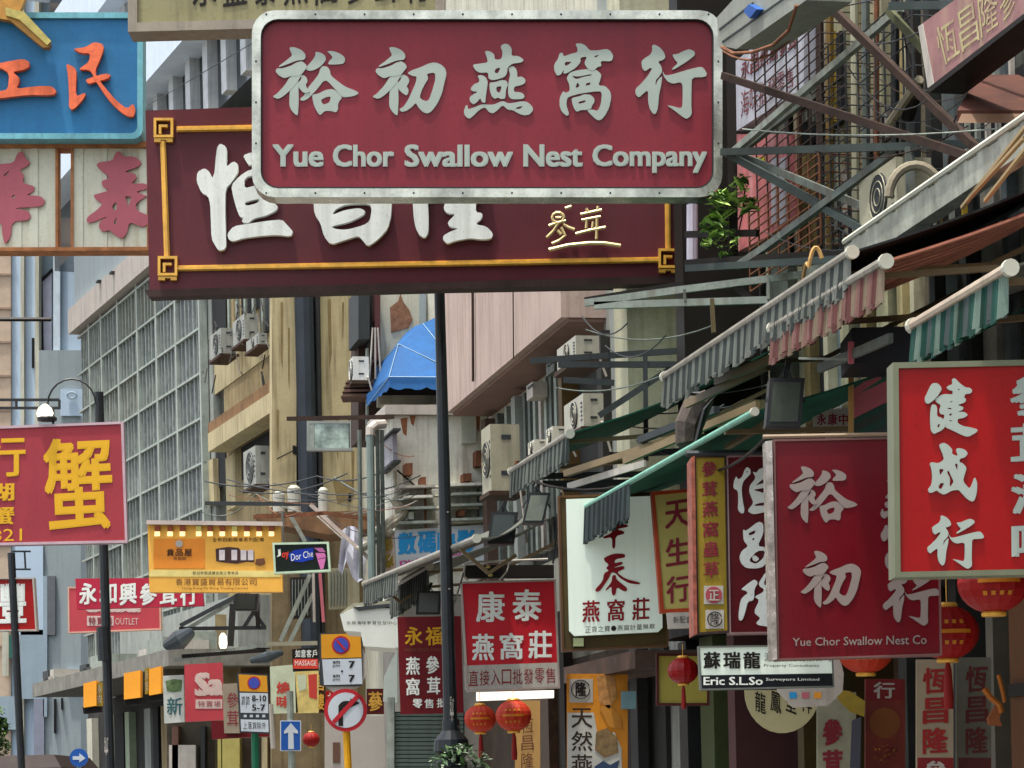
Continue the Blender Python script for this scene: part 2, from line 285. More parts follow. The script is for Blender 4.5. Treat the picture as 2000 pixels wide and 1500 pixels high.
# ---------------------------------------------------------------- palette
red = M('sign_red', '#7c2832', .35, var=.1, sc_=1.5, streak=.22, stain='#5a2026')
maroon = M('maroon_paint', '#56242a', .45, var=.12, sc_=1.2, streak=.35, stain='#4a2a26')
deepred = M('deep_red', '#8c0c16', .4, var=.1, sc_=2, streak=.1)
brightred = M('bright_red', '#940a0a', .35, var=.12, sc_=1.2, streak=.15, stain='#6c0808')
darkred = M('dark_red', '#5e0710', .45, var=.12, sc_=2)
crabred = M('faded_red', '#98343c', .5, var=.1, sc_=1.2, streak=.22, stain='#783040')
pink = M('faded_pink', '#b0606a', .7, var=.1)
cream = M('cream_enamel', '#ccccb8', .6, var=.08, sc_=2, streak=.4, stain='#a08450')
silver = M('silver_metal', '#b2b2a4', .25, .8, var=.4, sc_=4, streak=.25, stain='#7a7860', bump=.1)
letter = M('sage_lettering', '#a0aaa0', .45, var=.05)
white = M('white_lettering', '#dce0d8', .5, var=.1, streak=.3, stain='#8c8c80')
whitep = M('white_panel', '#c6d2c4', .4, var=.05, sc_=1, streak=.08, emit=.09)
dullwhite = M('dull_white', '#a8a298', .6, var=.1, streak=.2)
gold = M('gold_tube', '#d8a440', .4, .2, var=.18, sc_=6, streak=.25)
paleg = M('pale_gold_tube', '#cbb680', .4, .2, var=.2, sc_=9)
yellow = M('yellow_lettering', '#d8a422', .5, var=.05)
mustard = M('mustard_panel', '#8a7420', .5, var=.1)
palyel = M('pale_yellow', '#b0a45c', .5, var=.1)
blue = M('sign_blue', '#2a6c98', .5, var=.12, sc_=2, streak=.25, stain='#1c5484')
teal = M('teal_frame', '#6aa6b0', .5, var=.15, sc_=5, streak=.3)
coral = M('coral_lettering', '#dc6a44', .55, var=.2, sc_=9, streak=.35, stain='#8c3c28')
rust = M('rust', '#6a4530', .85, var=.35, sc_=7)
brown = M('brown_iron', '#34261f', .75, var=.3, sc_=6)
orustp = M('rusty_orange', '#a06a44', .8, var=.3, sc_=8)
khaki = M('khaki_panel', '#8a8460', .5, var=.1, sc_=2, streak=.3)
kframe = M('taupe_frame', '#8c8272', .5, .2, var=.15, streak=.3)
black = M('black_iron', '#1a1b1c', .5, .2, var=.2, sc_=8)
ink = M('ink', '#18130f', .6)
inkred = M('ink_red', '#7a1018', .6)
darkgrey = M('dark_grey', '#34383a', .6, var=.2)
greyg = M('grey_green_steel', '#58605a', .7, .1, var=.3, sc_=6, streak=.55, stain='#4a3424')
palesteel = M('pale_steel', '#868e84', .6, .2, var=.25, sc_=6, streak=.45, stain='#5c4836')
orange = M('orange_panel', '#d6902c', .5, var=.1)
lorange = M('light_orange', '#e0a848', .5, var=.12, sc_=2)
navy = M('traffic_blue', '#1d4e96', .4, var=.05)
tred = M('traffic_red', '#a8202a', .4, var=.06)
tyel = M('traffic_orange', '#c88a1e', .4, var=.05)
tgrey = M('traffic_white', '#b4bcc2', .4, var=.05)
glassd = M('dark_glass', '#1c2426', .12, 0, var=.3)
lamp = M('lit_lamp', '#fff6dc', .3, emit=1.2, var=0)
olive = M('olive_wood', '#3c3014', .7, var=.2)
lred = M('lantern_red', '#840e0c', .6, var=.12)
lor = M('lantern_orange', '#a83018', .6, var=.12)
blkpanel = M('black_panel', '#10151a', .35)
tan = M('tan_banner', '#b08a52', .6, var=.1)
green = M('shutter_green', '#53635a', .55, .1, var=.12, sc_=4, streak=.25)
cyan = M('cyan_lettering', '#2a8ec8', .5)
skyb = M('mint_frame', '#b6ccb0', .5)

def Tm(ox, oy, sx=1, sy=1, dx=0, dy=0): return lambda x, y: (ox+x*sx+dx, oy+y*sy+dy)
# ================================================================ SIGNS
# --- big red sign in its rounded silver case
p = FP(19, 1.5)
s = board('shop_sign', 'rounded red sign with sage green lettering in a silver case', p, rq(492, 20, 1411, 385), .16, red, silver, 17, rad=44, fo=.05)
MB().plate(p, rr(509, 37, 1394, 368, 34), [rr(512, 40, 1391, 365, 31)[::-1]], .03, .0).build('inner_trim', black, s)
for k, ox, oy in (('yu', 520, 80), ('chor', 715, 80), ('yin', 890, 75), ('wo', 1065, 75), ('hong', 1220, 75)): brush(k, p, Tm(ox, oy), letter, s, .016, .014)
for wd_, a, b in (('Yue', 532, 632), ('Chor', 650, 770), ('Swallow', 790, 1002), ('Nest', 1022, 1138), ('Company', 1157, 1381)):
    y1 = 338 if wd_ == 'Company' else 326
    words(p, wd_, rq(a, 282, b, y1), letter, s, .03, .003, .008)
for x_, y_ in [(520+k*96, 28) for k in range(10)]+[(520+k*96, 377) for k in range(10)]+[(500, 120+k*80) for k in range(3)]+[(1403, 120+k*80) for k in range(3)]: MB().lathe(p.at(x_, y_, .05), [(.008, 0), (.008, .004)], 8, ax=p.n).build('screw', darkgrey, s)
# --- long maroon sign behind it
p = FP(21.8, -1)
Q = [(284, 216), (1334, 180), (1342, 548), (292, 575)]
s = board('shop_sign', 'long maroon sign with raised white brush characters and gold tube border behind the silver case', p, Q, .15, maroon, None)
MB().plate(p, [(282, 566), (1344, 538), (1346, 552), (290, 580)], (), .012, -.17).build('bottom_rail', M('grimy_rail', '#3c2c28', .7, var=.3, streak=.5), s)
MB().plate(p, [(1334, 180), (1344, 180), (1352, 548), (1342, 548)], (), .0, -.18).build('side_edge', darkred, s)
brush('heng', p, Tm(370, 270), white, s, .07, .06); brush('chang', p, Tm(590, 380), white, s, .07, .06); brush('lung', p, Tm(590, 380), white, s, .07, .06)
def run(a, b, w=5.5):
    mb = MB(); mb.bar(p.at(*a, .05), p.at(*b, .05), w*21.8/F*1.0, .05, up=p.n.cross((b[0]-a[0]) and V((1, 0, 0)) or V((0, 0, 1)))); return mb
for a, b in (((345, 252), (500, 249)), ((318, 275), (326, 500)), ((345, 524), (1286, 507)), ((1302, 210), (1305, 487)), ((500, 249), (1290, 222))):
    mb = MB(); d = 2.6
    nx, ny = (0, d) if abs(b[0]-a[0]) > 50 else (d, 0)
    mb.plate(p, [(a[0]-nx, a[1]-ny), (b[0]-nx, b[1]-ny), (b[0]+nx, b[1]+ny), (a[0]+nx, a[1]+ny)] if ny else [(a[0]-nx, a[1]), (a[0]+nx, a[1]), (b[0]+nx, b[1]), (b[0]-nx, b[1])], (), .05, .0); mb.build('border_tube', gold, s)
    mb = MB(); e = 5.5; mx_, my_ = (0, e) if ny else (e, 0)
    mb.plate(p, [(a[0]-mx_, a[1]-my_), (b[0]-mx_, b[1]-my_), (b[0]+mx_, b[1]+my_), (a[0]+mx_, a[1]+my_)] if ny else [(a[0]-mx_, a[1]), (a[0]+mx_, a[1]), (b[0]+mx_, b[1]), (b[0]-mx_, b[1])], (), .025, .002); mb.build('border_tube', gold, s)
for cx_, cy_ in ((319, 252), (327, 522), (1305, 507), (1303, 222)):
    mb = MB()
    def sqr(x, y, r, w): mb.plate(p, [(x-r, y-r), (x+r, y-r), (x+r, y+r), (x-r, y+r)], [[(x-r+w, y-r+w), (x-r+w, y+r-w), (x+r-w, y+r-w), (x+r-w, y-r+w)]], .06, .0)
    sqr(cx_, cy_-3, 19, 5); mb.build('border_knot', gold, s); mb = MB()
    mb.plate(p, [(cx_-18, cy_+18), (cx_+18, cy_+18), (cx_+18, cy_+25), (cx_+6, cy_+25), (cx_+6, cy_+21), (cx_-5, cy_+21), (cx_-5, cy_+25), (cx_-18, cy_+25)], (), .05, 0)
    mb.plate(p, [(cx_-9, cy_-9), (cx_+8, cy_-9), (cx_+8, cy_-4), (cx_-4, cy_-4), (cx_-4, cy_+9), (cx_-9, cy_+9)], (), .055, 0); mb.build('border_knot', gold, s)
r_ = .011
def tubes(L, w=r_, T=lambda x, y: (1040+x/10, 390+y/10)):
    mb = MB()
    for q in L: mb.tube([p.at(*T(x, y), .06) for x, y in q], w, 6)
    return mb
circ = [(500+115*cos(a*pi/5), 350+100*sin(a*pi/5)) for a in range(11)]
tubes([circ, [(320, 510), (480, 450), (650, 410)], [(520, 440), (400, 620), (280, 740)], [(600, 480), (700, 540), (820, 585)], [(560, 540), (640, 700), (520, 800), (380, 860)], [(490, 600), (560, 680)], [(450, 350), (560, 350)], [(640, 170), (760, 130)]], .014).build('character', paleg, s)
tubes([[(940, 290), (1350, 200)], [(1050, 170), (1095, 260)], [(1280, 130), (1270, 240)], [(960, 400), (1330, 330)], [(1060, 400), (1050, 560)], [(1185, 430), (1170, 560)], [(1260, 350), (1250, 770)], [(840, 670), (1150, 590), (1430, 540)]], .014).build('character', paleg, s)
tubes([[(320, 980), (700, 890), (1100, 850), (1400, 850), (1720, 900)]], .017).build('flourish', paleg, s)
# --- khaki sign cut off by the top edge
p = FP(20.6)
s = board('shop_sign', 'khaki sign in a taupe metal frame cut off by the top edge', p, [(248, -150), (870, -150), (868, 46), (250, 62)], .25, khaki, kframe, 18, fo=.03)
line(p, '永盛泰燕窩參茸行', [(370, -62), (845, -62), (845, 4), (370, 12)], ink, s, .01, fill=.8, lean=.08)
# --- blue sign, coral characters
p = FP(24, 2)
s = board('shop_sign', 'blue sign with coral red brush characters and a gold figure, top left', p, rq(-330, 24, 279, 271), .25, blue, teal, 11, rad=20, fo=.03)
brush('gong', p, Tm(0, 70), coral, s, .07, .06); brush('man', p, Tm(0, 70), coral, s, .07, .06)
MB().plate(p, pp('-60,-40 60,-60 48,0 40,20 28,28 88,84 99,84 95,92 84,93 20,40 -10,34 -60,34'), (), .12, .02).build('gold_figure', M('gold_leaf', '#a8782c', .5, .2, var=.25, sc_=8), s)
MB().plate(p, pp('10,14 34,20 46,22 100,80 92,88 38,38 12,30'), (), .15, .12).build('gold_figure', M('gold_pale', '#a89a52', .5, .2, var=.25, sc_=8), s)
MB().plate(p, pp('40,23 70,23 68,40 58,45 40,38'), (), .0, -.01)
# --- corrugated cream sign below it
p = FP(24.2, 2)
s = thing('shop_sign', p.at(100, 490), 'cream corrugated double sign with faded pink characters and rusty rails, under the blue sign', 'sign')
for x0, x1 in ((-330, 113), (138, 292)):
    mb = MB(); x = x0; k = 0
    while x < x1-1:
        w_ = min(random.choice((16, 24, 31)), x1-x); mb.plate(p, [(x, 290), (x+w_, 290), (x+w_, 483), (x, 483)], (), -.012*(k % 2), -.16); x += w_; k += 1
    mb.build('panel', cream, s)
    for a in (x0, x1-5): MB().plate(p, [(a, 288), (a+5, 288), (a+5, 486), (a, 486)], (), .02, -.17).build('edge_strip', orustp, s)
brush('wah', p, Tm(0, 280), pink, s, .022, .018); brush('tai', p, Tm(0, 280), pink, s, .022, .018)
for y0, y1 in ((276, 288), (482, 490)): MB().plate(p, [(-330, y0+2), (296, y0), (296, y1-1), (-330, y1+1)], (), .04, -.2).build('rusty_rail', orustp, s)
# --- crab sign
p = FP(20, 3)
s = board('hanging_sign', 'hanging faded red sign with big yellow blocky characters, left edge below a bracket lamp', p, [(-260, 842), (241, 823), (249, 1060), (-252, 1070)], .1, crabred, M('pale_edge', '#b49aa0', .5), 5, fo=.01)
text_q = [(83, 858), (217, 852), (222, 1032), (90, 1040)]
mb = MB(); text(mb, p, '蟹', text_q, .018, .004); mb.build('character', yellow, s)
mb = MB(); text(mb, p, '行', [(-32, 852), (50, 850), (50, 930), (-32, 934)], .02, .004); mb.build('character', yellow, s)
for ch, y in (('湖', 944), ('蟹', 990)):
    mb = MB(); text(mb, p, ch, [(-20, y), (28, y-1), (28, y+34), (-20, y+35)], .03, .004); mb.build('character', yellow, s)
words(p, '2524 9821', [(-150, 1038), (43, 1032), (43, 1056), (-150, 1061)], yellow, s, .0)
b = thing('sign_bracket', p.at(60, 800), 'black iron sign bracket with cross bars above the yellow lettered sign', 'bracket')
for y in (781, 797): MB().bar(p.at(-200, y, -.1), p.at(116, y, -.1), .02).build('rail', black, b)
for x in (32, 116): MB().bar(p.at(x, 781, -.1), p.at(x, 799, -.1), .018).build('strut', black, b)
for x in (-20, 104, 190): MB().bar(p.at(x, 797 if x < 150 else 790, -.05), p.at(x, 828, -.05), .016).build('hanger', black, b)
mb = MB(); mb.tube([p.at(140-47*cos(a*pi/10), 790-50*sin(a*pi/10), -.06) for a in range(11)], .008, 6); mb.build('arch', black, b)
l = thing('spot_lamp', p.at(92, 822), 'small round white lamp glowing on top of the yellow lettered sign', 'lamp')
MB().lathe(p.at(88, 815, -.02), [(.02, -.02), (.055, 0), (.065, .03), (.05, .07), (.015, .1)], 14).build('bulb', lamp, l)
MB().lathe(p.at(92, 822, -.02), [(.075, 0), (.078, .02), (.07, .03)], 14).build('base', black, l)
# --- red sign cut by left edge
p = FP(30)
s = board('shop_sign', 'small red sign with a white character, cut off by the left edge', p, [(-90, 1128), (66, 1128), (72, 1232), (-84, 1234)], .12, brightred, dullwhite, 3)
line(p, '永豐', [(-70, 1140), (56, 1138), (56, 1216), (-70, 1220)], white, s, .03)
# --- long red strip sign + outlet sign behind
p = FP(33)
s = board('shop_sign', 'long crimson strip sign with white brush characters, partly behind the orange billboard', p, [(147, 1130), (392, 1128), (398, 1183), (150, 1190)], .12, M('crimson', '#a8243c', .4, var=.06), None)
line(p, '永和興參茸行', [(152, 1138), (388, 1140), (388, 1182), (152, 1180)], white, s, .03, lean=.1)
p = FP(35)
s = board('shop_sign', 'red outlet sign with pale edge hanging under the crimson strip sign', p, [(132, 1146), (313, 1146), (315, 1230), (133, 1237)], .12, M('outlet_red', '#b04048', .45, var=.06), M('peach_edge', '#c49a86', .5), 3, fo=.006)
words(p, 'SaSa', rq(168, 1150, 275, 1196), M('rose_white', '#c8b0a8', .5), s, .05)
MB().plate(p, rq(170, 1203, 222, 1222), (), .004, .001).build('white_patch', M('rose_white', '#c8b0a8'), s)
line(p, '特賣場', rq(172, 1205, 220, 1220), M('ink_rose', '#8a4048'), s, .02, one=True, off=.008); words(p, 'OUTLET', rq(225, 1207, 270, 1220), M('rose_white', '#c8b0a8'), s, .0)
# --- orange billboard
p = FP(31)
s = board('billboard', 'wide orange billboard with rows of small lamps along its top', p, [(288, 1022), (548, 1026), (552, 1156), (292, 1157)], .15, lorange, None)
MB().plate(p, [(286, 1016), (552, 1019), (552, 1027), (286, 1024)], (), .06, -.1).build('top_rail', M('pale_rail', '#b8aaa0', .5, .2), s)
for x in (307, 332, 356, 388, 410, 434, 458, 482, 506, 530):
    MB().plate(p, rq(x-5, 1027, x+5, 1037), (), .05, .004).build('lamp_housing', M('lamp_red', '#7a3a20', .5) if x not in (388, 458) else palyel, s)
    MB().plate(p, rq(x-5, 1038, x+5, 1047), (), .02, .004).build('lamp_glow', M('warm_glow', '#f0e2a0', .4, emit=.5, var=.03), s)
MB().plate(p, [(300, 1052), (400, 1052), (400, 1110), (300, 1110)], (), .004, .001).build('poster_patch', M('orange2', '#d8842c', .5, var=.1), s)
line(p, '貴品屋', rq(324, 1072, 376, 1086), brown, s, .01, one=True, off=.01); line(p, '燕窩館', rq(338, 1087, 364, 1094), brown, s, .0, one=True, off=.01)
mb = MB(); mb.lathe(p.at(350, 1062, .004), [(.045, 0), (.045, .01)], 14, ax=p.n); mb.build('emblem', dullwhite, s)
line(p, '全新自動精華系列配備', rq(414, 1050, 516, 1058), brown, s, .0, one=True)
MB().plate(p, pp('421,1072 446,1068 466,1070 470,1076 496,1076 497,1098 482,1097 462,1101 440,1099 422,1096'), (), .005, .001).build('product_picture', M('pic_dark', '#46302c', .5, var=.3), s)
for x in (428, 452, 470, 484): MB().plate(p, rq(x, 1074, x+11, 1094), (), .01, .006).build('product_picture', M('pic_pale', '#cfc4c4', .5, var=.25, sc_=9), s)
MB().plate(p, pp('500,1092 516,1090 518,1100 508,1105 498,1102'), (), .01, .001).build('product_picture', rust, s)
MB().plate(p, [(292, 1113), (548, 1115), (548, 1127), (292, 1126)], (), .004, .001).build('pale_band', M('band', '#d6c47a', .5), s)
line(p, '歡迎參觀選購各款上等食品', rq(376, 1116, 466, 1122), brown, s, .0, one=True, off=.008)
line(p, '香港寶盛貿易有限公司', rq(342, 1130, 502, 1143), rust, s, .0, one=True); words(p, 'Hong Kong Po Shing Trading Limited', rq(356, 1147, 484, 1152), rust, s, 0)
# --- small LED sign
p = FP(30.5)
s = board('led_sign', 'small framed screen sign with red and blue script beside the orange billboard', p, [(532, 1060), (642, 1058), (646, 1116), (535, 1121)], .1, M('screen_black', '#0e1a14', .3, emit=0, var=.4, sc_=14), skyb, 4)
MB().plate(p, pp('563,1082 575,1074 612,1070 612,1092 590,1098 568,1096'), (), .004, .001).build('blue_flash', M('led_blue', '#1838a8', .4, var=.2), s)
words(p, 'J', [(540, 1074), (548, 1072), (549, 1086), (541, 1088)], white, s, .04, .006); words(p, 'oy', [(550, 1080), (564, 1077), (565, 1092), (551, 1094)], M('led_red', '#d04030'), s, .03, .006)
words(p, 'Dor Che', [(568, 1082), (611, 1074), (612, 1087), (569, 1096)], white, s, .0, .008)
for q_ in ('613,1070 630,1070 636,1078 624,1078', '616,1080 634,1080 637,1088 620,1092', '620,1093 636,1090 632,1110 626,1112'): MB().plate(p, pp(q_), (), .006, .001).build('pink_flower', M('led_pink', '#c870a8', .4, var=.2), s)
# --- 2 maker: red signs over the street
p = FP(23.3, 2)
s = board('hanging_sign', 'square red sign with white characters over a white strip, right of lamp post', p, [(899, 1136), (1086, 1131), (1094, 1344), (911, 1351)], .1, M('sign_red2', '#b01422', .4, var=.07), M('steel_edge', '#9c8e86', .4, .5, var=.2), 4, fo=.012)
MB().plate(p, [(906, 1300), (1090, 1294), (1091, 1341), (908, 1348)], (), .006, .001).build('white_strip', dullwhite, s)
for ch, q in (('康', (930, 1155, 986, 1215)), ('泰', (1001, 1151, 1058, 1213)), ('燕', (922, 1238, 965, 1290)), ('窩', (976, 1236, 1022, 1288)), ('莊', (1032, 1232, 1078, 1286))):
    mb = MB(); text(mb, p, ch, rq(*q), .022, .005, 0); mb.build('character', white, s)
line(p, '直接入口批發零售', [(914, 1310), (1086, 1304), (1086, 1334), (914, 1340)], inkred, s, .0, off=.01, one=True)
p = FP(25.5, 2)
s = board('hanging_sign', 'dark red vertical sign with gold top characters, half behind the lamp post', p, [(776, 1205), (900, 1203), (906, 1392), (782, 1395)], .12, darkred, None)
line(p, '永福', rq(788, 1224, 868, 1260), M('gold_paint', '#c8961c'), s, .02, lean=.06); words(p, 'WING FOOK FUNG', rq(790, 1266, 864, 1272), rust, s, 0)
for ch, q in (('燕', (793, 1283, 820, 1318)), ('窩', (793, 1324, 820, 1358)), ('參', (832, 1281, 858, 1316)), ('茸', (834, 1322, 860, 1356)), ('零', (806, 1365, 825, 1383)), ('售', (829, 1365, 847, 1383)), ('批', (853, 1364, 871, 1382))):
    mb = MB(); text(mb, p, ch, rq(*q), .02, .005); mb.build('character', white, s)
# --- white sign on brown backing
p = FP(19, 2)
s = board('hanging_sign', 'pale mint white sign with dark red characters on a brown backing board', p, [(1090, 968), (1302, 960), (1306, 1262), (1098, 1272)], .16, olive, M('brown_edge', '#4a3018', .6), 4, fo=.01)
MB().plate(p, [(1106, 975)]+[(1291, 968), (1294, 1226), (1286, 1234), (1122, 1242), (1112, 1232)], (), .05, .002).build('white_face', whitep, s)
brush('tai2', p, Tm(1100, 1020), M('char_red', '#7e0a16', .5), s, .058, .006); brush('wah2', p, Tm(1100, 1020), M('char_red', '#7e0a16', .5), s, .058, .006)
line(p, '燕窩莊', [(1130, 1174), (1276, 1166), (1276, 1210), (1130, 1216)], M('char_red', ''), s, .02, off=.054, fill=.7)
line(p, '正貨之寶·燕窩計量無欺', [(1142, 1224), (1280, 1218), (1280, 1228), (1142, 1236)], ink, s, 0, off=.054, one=True)
MB().plate(p, rq(1120, 1246, 1140, 1262), (), .03, .002).build('sticker', M('sticker', '#9aa478'), s)
p = FP(18, 2)
s = board('hanging_sign', 'narrow yellow vertical sign in an orange red frame', p, [(1272, 960), (1352, 954), (1358, 1194), (1290, 1197)], .1, palyel, M('orange_frame', '#a03c1c', .5, var=.2, sc_=6), 7, fo=.012)
line(p, '天生行', [(1298, 968), (1346, 966), (1348, 1186), (1302, 1188)], M('plum', '#7c2430'), s, .02, vert=True, fill=.72, lean=.1)
p = FP(17.4)
s = board('hanging_sign', 'small grey notice with dark writing hanging below the yellow vertical sign', p, [(1302, 1197), (1356, 1195), (1357, 1226), (1305, 1228)], .05, dullwhite, None)
line(p, '新配套', rq(1314, 1204, 1352, 1217), darkgrey, s, .0, one=True)
# --- mustard + dark red pair
p = FP(16, 1)
s = board('hanging_sign', 'narrow mustard vertical sign with small dark red characters and two round emblems', p, [(1356, 890), (1418, 890), (1424, 1234), (1362, 1238)], .14, mustard, brown, 3, fo=.012)
line(p, '參茸燕窩蟲草', [(1370, 896), (1400, 896), (1405, 1132), (1374, 1132)], M('plum', ''), s, .02, vert=True, fill=.76, lean=.08)
MB().plate(p, rq(1375, 1144, 1413, 1180), (), .005, .001).build('emblem', dullwhite, s)
MB().lathe(p.at(1394, 1162, .006), [(.052, 0), (.052, .004)], 20, ax=p.n).build('emblem', M('emb_red', '#9a4048'), s)
text_m = MB(); text(text_m, p, '正', rq(1384, 1152, 1405, 1173), .02, .012); text_m.build('character', dullwhite, s)
MB().plate(p, rq(1378, 1191, 1414, 1228), (), .005, .001).build('emblem', dullwhite, s)
mb = MB(); mb.tube([p.at(1396+14*cos(a*pi/9), 1209+14*sin(a*pi/9), .008) for a in range(18)], .003, 4); text(mb, p, '隆', rq(1388, 1198, 1405, 1220), .0, .01); mb.build('character', ink, s)
s2 = board('hanging_sign', 'dark crimson vertical sign with three white cursive characters, behind the wide red sign', p, [(1419, 890), (1530, 888), (1536, 1236), (1425, 1238)], .16, M('crimson_dk', '#560a12', .4), M('pink_edge', '#8c7070', .4), 3, fo=.012)
brush('heng2', p, Tm(1420, 890), white, s2, .016, .012); brush('chang2', p, Tm(1420, 1050), white, s2, .016, .012); brush('lung2', p, Tm(1420, 1050), white, s2, .016, .012)
MB().plate(p, [(1350, 893), (1357, 890), (1362, 1238), (1355, 1240)], (), .02, -.3).build('side_panel', M('mottled', '#8a4c3c', .6, var=.5, sc_=14), s)
MB().tube([p.at(1340, 886, 0), p.at(1540, 884, 0)], .02, 6).build('hanging_pipe', darkgrey, s2)
# --- wide red sign, right
p = FP(13.5, 2)
s = board('hanging_sign', 'wide crimson sign with two large grey brush characters, left of the bright red sign', p, [(1510, 858), (1832, 852), (1840, 1280), (1518, 1290)], .12, M('crimson_mid', '#600a16', .3, var=.1, sc_=1.4, streak=.12), M('sign_rim', '#6c4c48', .5), 4, fo=.01)
g8 = M('grey_lettering', '#847872', .35, var=.06)
brush('yu', p, Tm(1527, 901, .82, .83), g8, s, .012, .01); brush('chor', p, Tm(1553, 1066, .82, .83), g8, s, .012, .01); brush('hong', p, Tm(1708, 1109, .80, .72), g8, s, .012, .01)
brush('yin', p, Tm(1708, 900, .74, .72), g8, s, .012, .01); brush('wo', p, Tm(1708, 1005, .74, .72), g8, s, .012, .01)
words(p, 'Yue Chor Swallow Nest Co', [(1548, 1246), (1810, 1240), (1810, 1258), (1548, 1262)], g8, s, .01, .005)
MB().plate(p, [(1495, 862), (1508, 860), (1518, 1288), (1506, 1290)], (), .02, -.1).build('side_edge', M('chrome_edge', '#a8a098', .25, .6, var=.45, sc_=14), s)
MB().tube([p.at(1490, 853, 0), p.at(1750, 848, 0)], .012, 6).build('hanging_pipe', M('tan_pipe', '#8a7660', .5), s)
p = FP(11.5, 2)
s = board('hanging_sign', 'bright red sign with white brush characters catching sunlight, at the right edge', p, [(1744, 708), (2300, 696), (2304, 1116), (1748, 1128)], .14, brightred, M('grey_rim', '#6c7058', .45, .2), 11, fo=.015)
brush('kin', p, Tm(1780, 720), letter, s, .012, .01); brush('sing', p, Tm(1780, 850), letter, s, .012, .01); brush('hong', p, Tm(1795, 998, .79, .72), letter, s, .012, .01)
line(p, '參茸海味', [(1972, 722), (2072, 722), (2076, 1106), (1976, 1106)], letter, s, .03, vert=True, fill=.84, lean=.08)
# --- solicitor style sign
p = FP(15, 1)
s = board('hanging_sign', 'wide mint white sign with black characters above a black name strip', p, [(1364, 1262), (1626, 1258), (1630, 1342), (1368, 1348)], .08, whitep, M('thin_edge', '#5a5e58'), 3, fo=.01)
MB().plate(p, [(1368, 1319), (1627, 1315), (1628, 1340), (1370, 1345)], (), .005, .001).build('name_strip', blkpanel, s)
line(p, '蘇瑞龍', rq(1371, 1273, 1488, 1306), ink, s, .03); line(p, '測量師行有限公司', rq(1492, 1275, 1624, 1292), ink, s, .0, one=True); words(p, 'Property Consultants', rq(1492, 1297, 1600, 1304), ink, s, 0)
words(p, 'Eric S.L.So', rq(1374, 1322, 1490, 1338), white, s, .02, .01); words(p, 'Surveyors Limited', rq(1496, 1324, 1600, 1331), white, s, 0, .01)
p2_ = FP(15.6)
s = board('hanging_sign', 'pale octagonal sign behind the black and mint name sign', p2_, pp('1506,1290 1640,1282 1648,1316 1646,1350 1618,1378 1550,1382 1520,1350'), .05, dullwhite, None)
for x, c_ in ((1542, cyan), (1566, pink), (1590, orange)): MB().plate(p2_, rq(x, 1352, x+14, 1364), (), .004, .001).build('print_patch', c_, s)
p = FP(17.5)
s = board('hanging_sign', 'small white sign with three dark red characters under the awnings', p, [(1588, 800), (1660, 797), (1661, 838), (1589, 840)], .04, dullwhite, None)
line(p, '永康中', rq(1594, 808, 1658, 830), M('plum', ''), s, .02)
# --- small signs, lower left
p = FP(34)
s = board('shop_sign', 'small white sign with green character below a picture', p, [(318, 1320), (358, 1318), (360, 1410), (321, 1413)], .08, M('chalk', '#b4b8b0'), None)
mb = MB(); text(mb, p, '新', rq(326, 1362, 356, 1396), .01, .004); mb.build('character', M('sea_green', '#285c60'), s)
MB().plate(p, pp('323,1330 340,1326 356,1328 354,1350 340,1352 326,1350'), (), .004, .001).build('picture', M('leafy', '#5a7048', .5, var=.5, sc_=12), s)
p = FP(34.6)
s = board('shop_sign', 'red square sign with pale curling letters beside the white green sign', p, [(360, 1298), (434, 1294), (438, 1406), (362, 1410)], .08, M('outlet_red', ''), None)
words(p, 'Sa', [(380, 1314), (436, 1312), (438, 1358), (380, 1360)], M('rose_white', ''), s, .05)
MB().plate(p, rq(382, 1366, 434, 1384), (), .004, .001).build('white_patch', M('rose_white', ''), s); line(p, '特賣場', rq(386, 1369, 432, 1381), M('ink_rose', ''), s, .0, one=True, off=.008)
p = FP(33)
s = board('shop_sign', 'grey sign with red and green characters on a dark red stand', p, [(434, 1336), (466, 1334), (468, 1432), (438, 1432)], .08, M('putty', '#8a7e6c'), None)
line(p, '參茸', rq(443, 1350, 466, 1420), M('plum', ''), s, .0, vert=True); MB().plate(p, [(412, 1408), (528, 1406), (528, 1438), (414, 1444)], (), -.1, -.2).build('red_base', darkred, s)
p = FP(36)
s = board('poster_board', 'pale food poster with red characters behind the blue arrow sign', p, [(527, 1302), (575, 1298), (582, 1392), (530, 1394)], .06, M('mint_poster', '#b0b89c', .5, var=.15), None)
line(p, '燒味', rq(540, 1330, 566, 1384), M('print_red', '#b03a30'), s, .03, vert=True)
s = board('poster_board', 'yellow food poster with picture patches behind the parking sign', p, [(576, 1312), (622, 1310), (622, 1392), (578, 1393)], .06, M('food_poster', '#c0ac68', .5, var=.3, sc_=5), None)
MB().plate(p, pp('580,1318 598,1318 598,1346 584,1350'), (), .004, .001).build('picture', M('mint_poster', ''), s); MB().plate(p, pp('602,1318 619,1316 619,1366 604,1362'), (), .004, .001).build('picture', M('print_red', ''), s)
p = FP(35)
s = board('shop_sign', 'small black and red sign with white characters left of the parking sign', p, [(570, 1268), (622, 1264), (622, 1308), (572, 1312)], .06, ink, None)
line(p, '如意客戶', rq(576, 1269, 620, 1284), white, s, .02, one=True); MB().plate(p, rq(573, 1287, 621, 1306), (), .004, .001).build('red_strip', M('led_red', ''), s); words(p, 'MASSAGE', rq(576, 1290, 618, 1300), white, s, .0, .008)
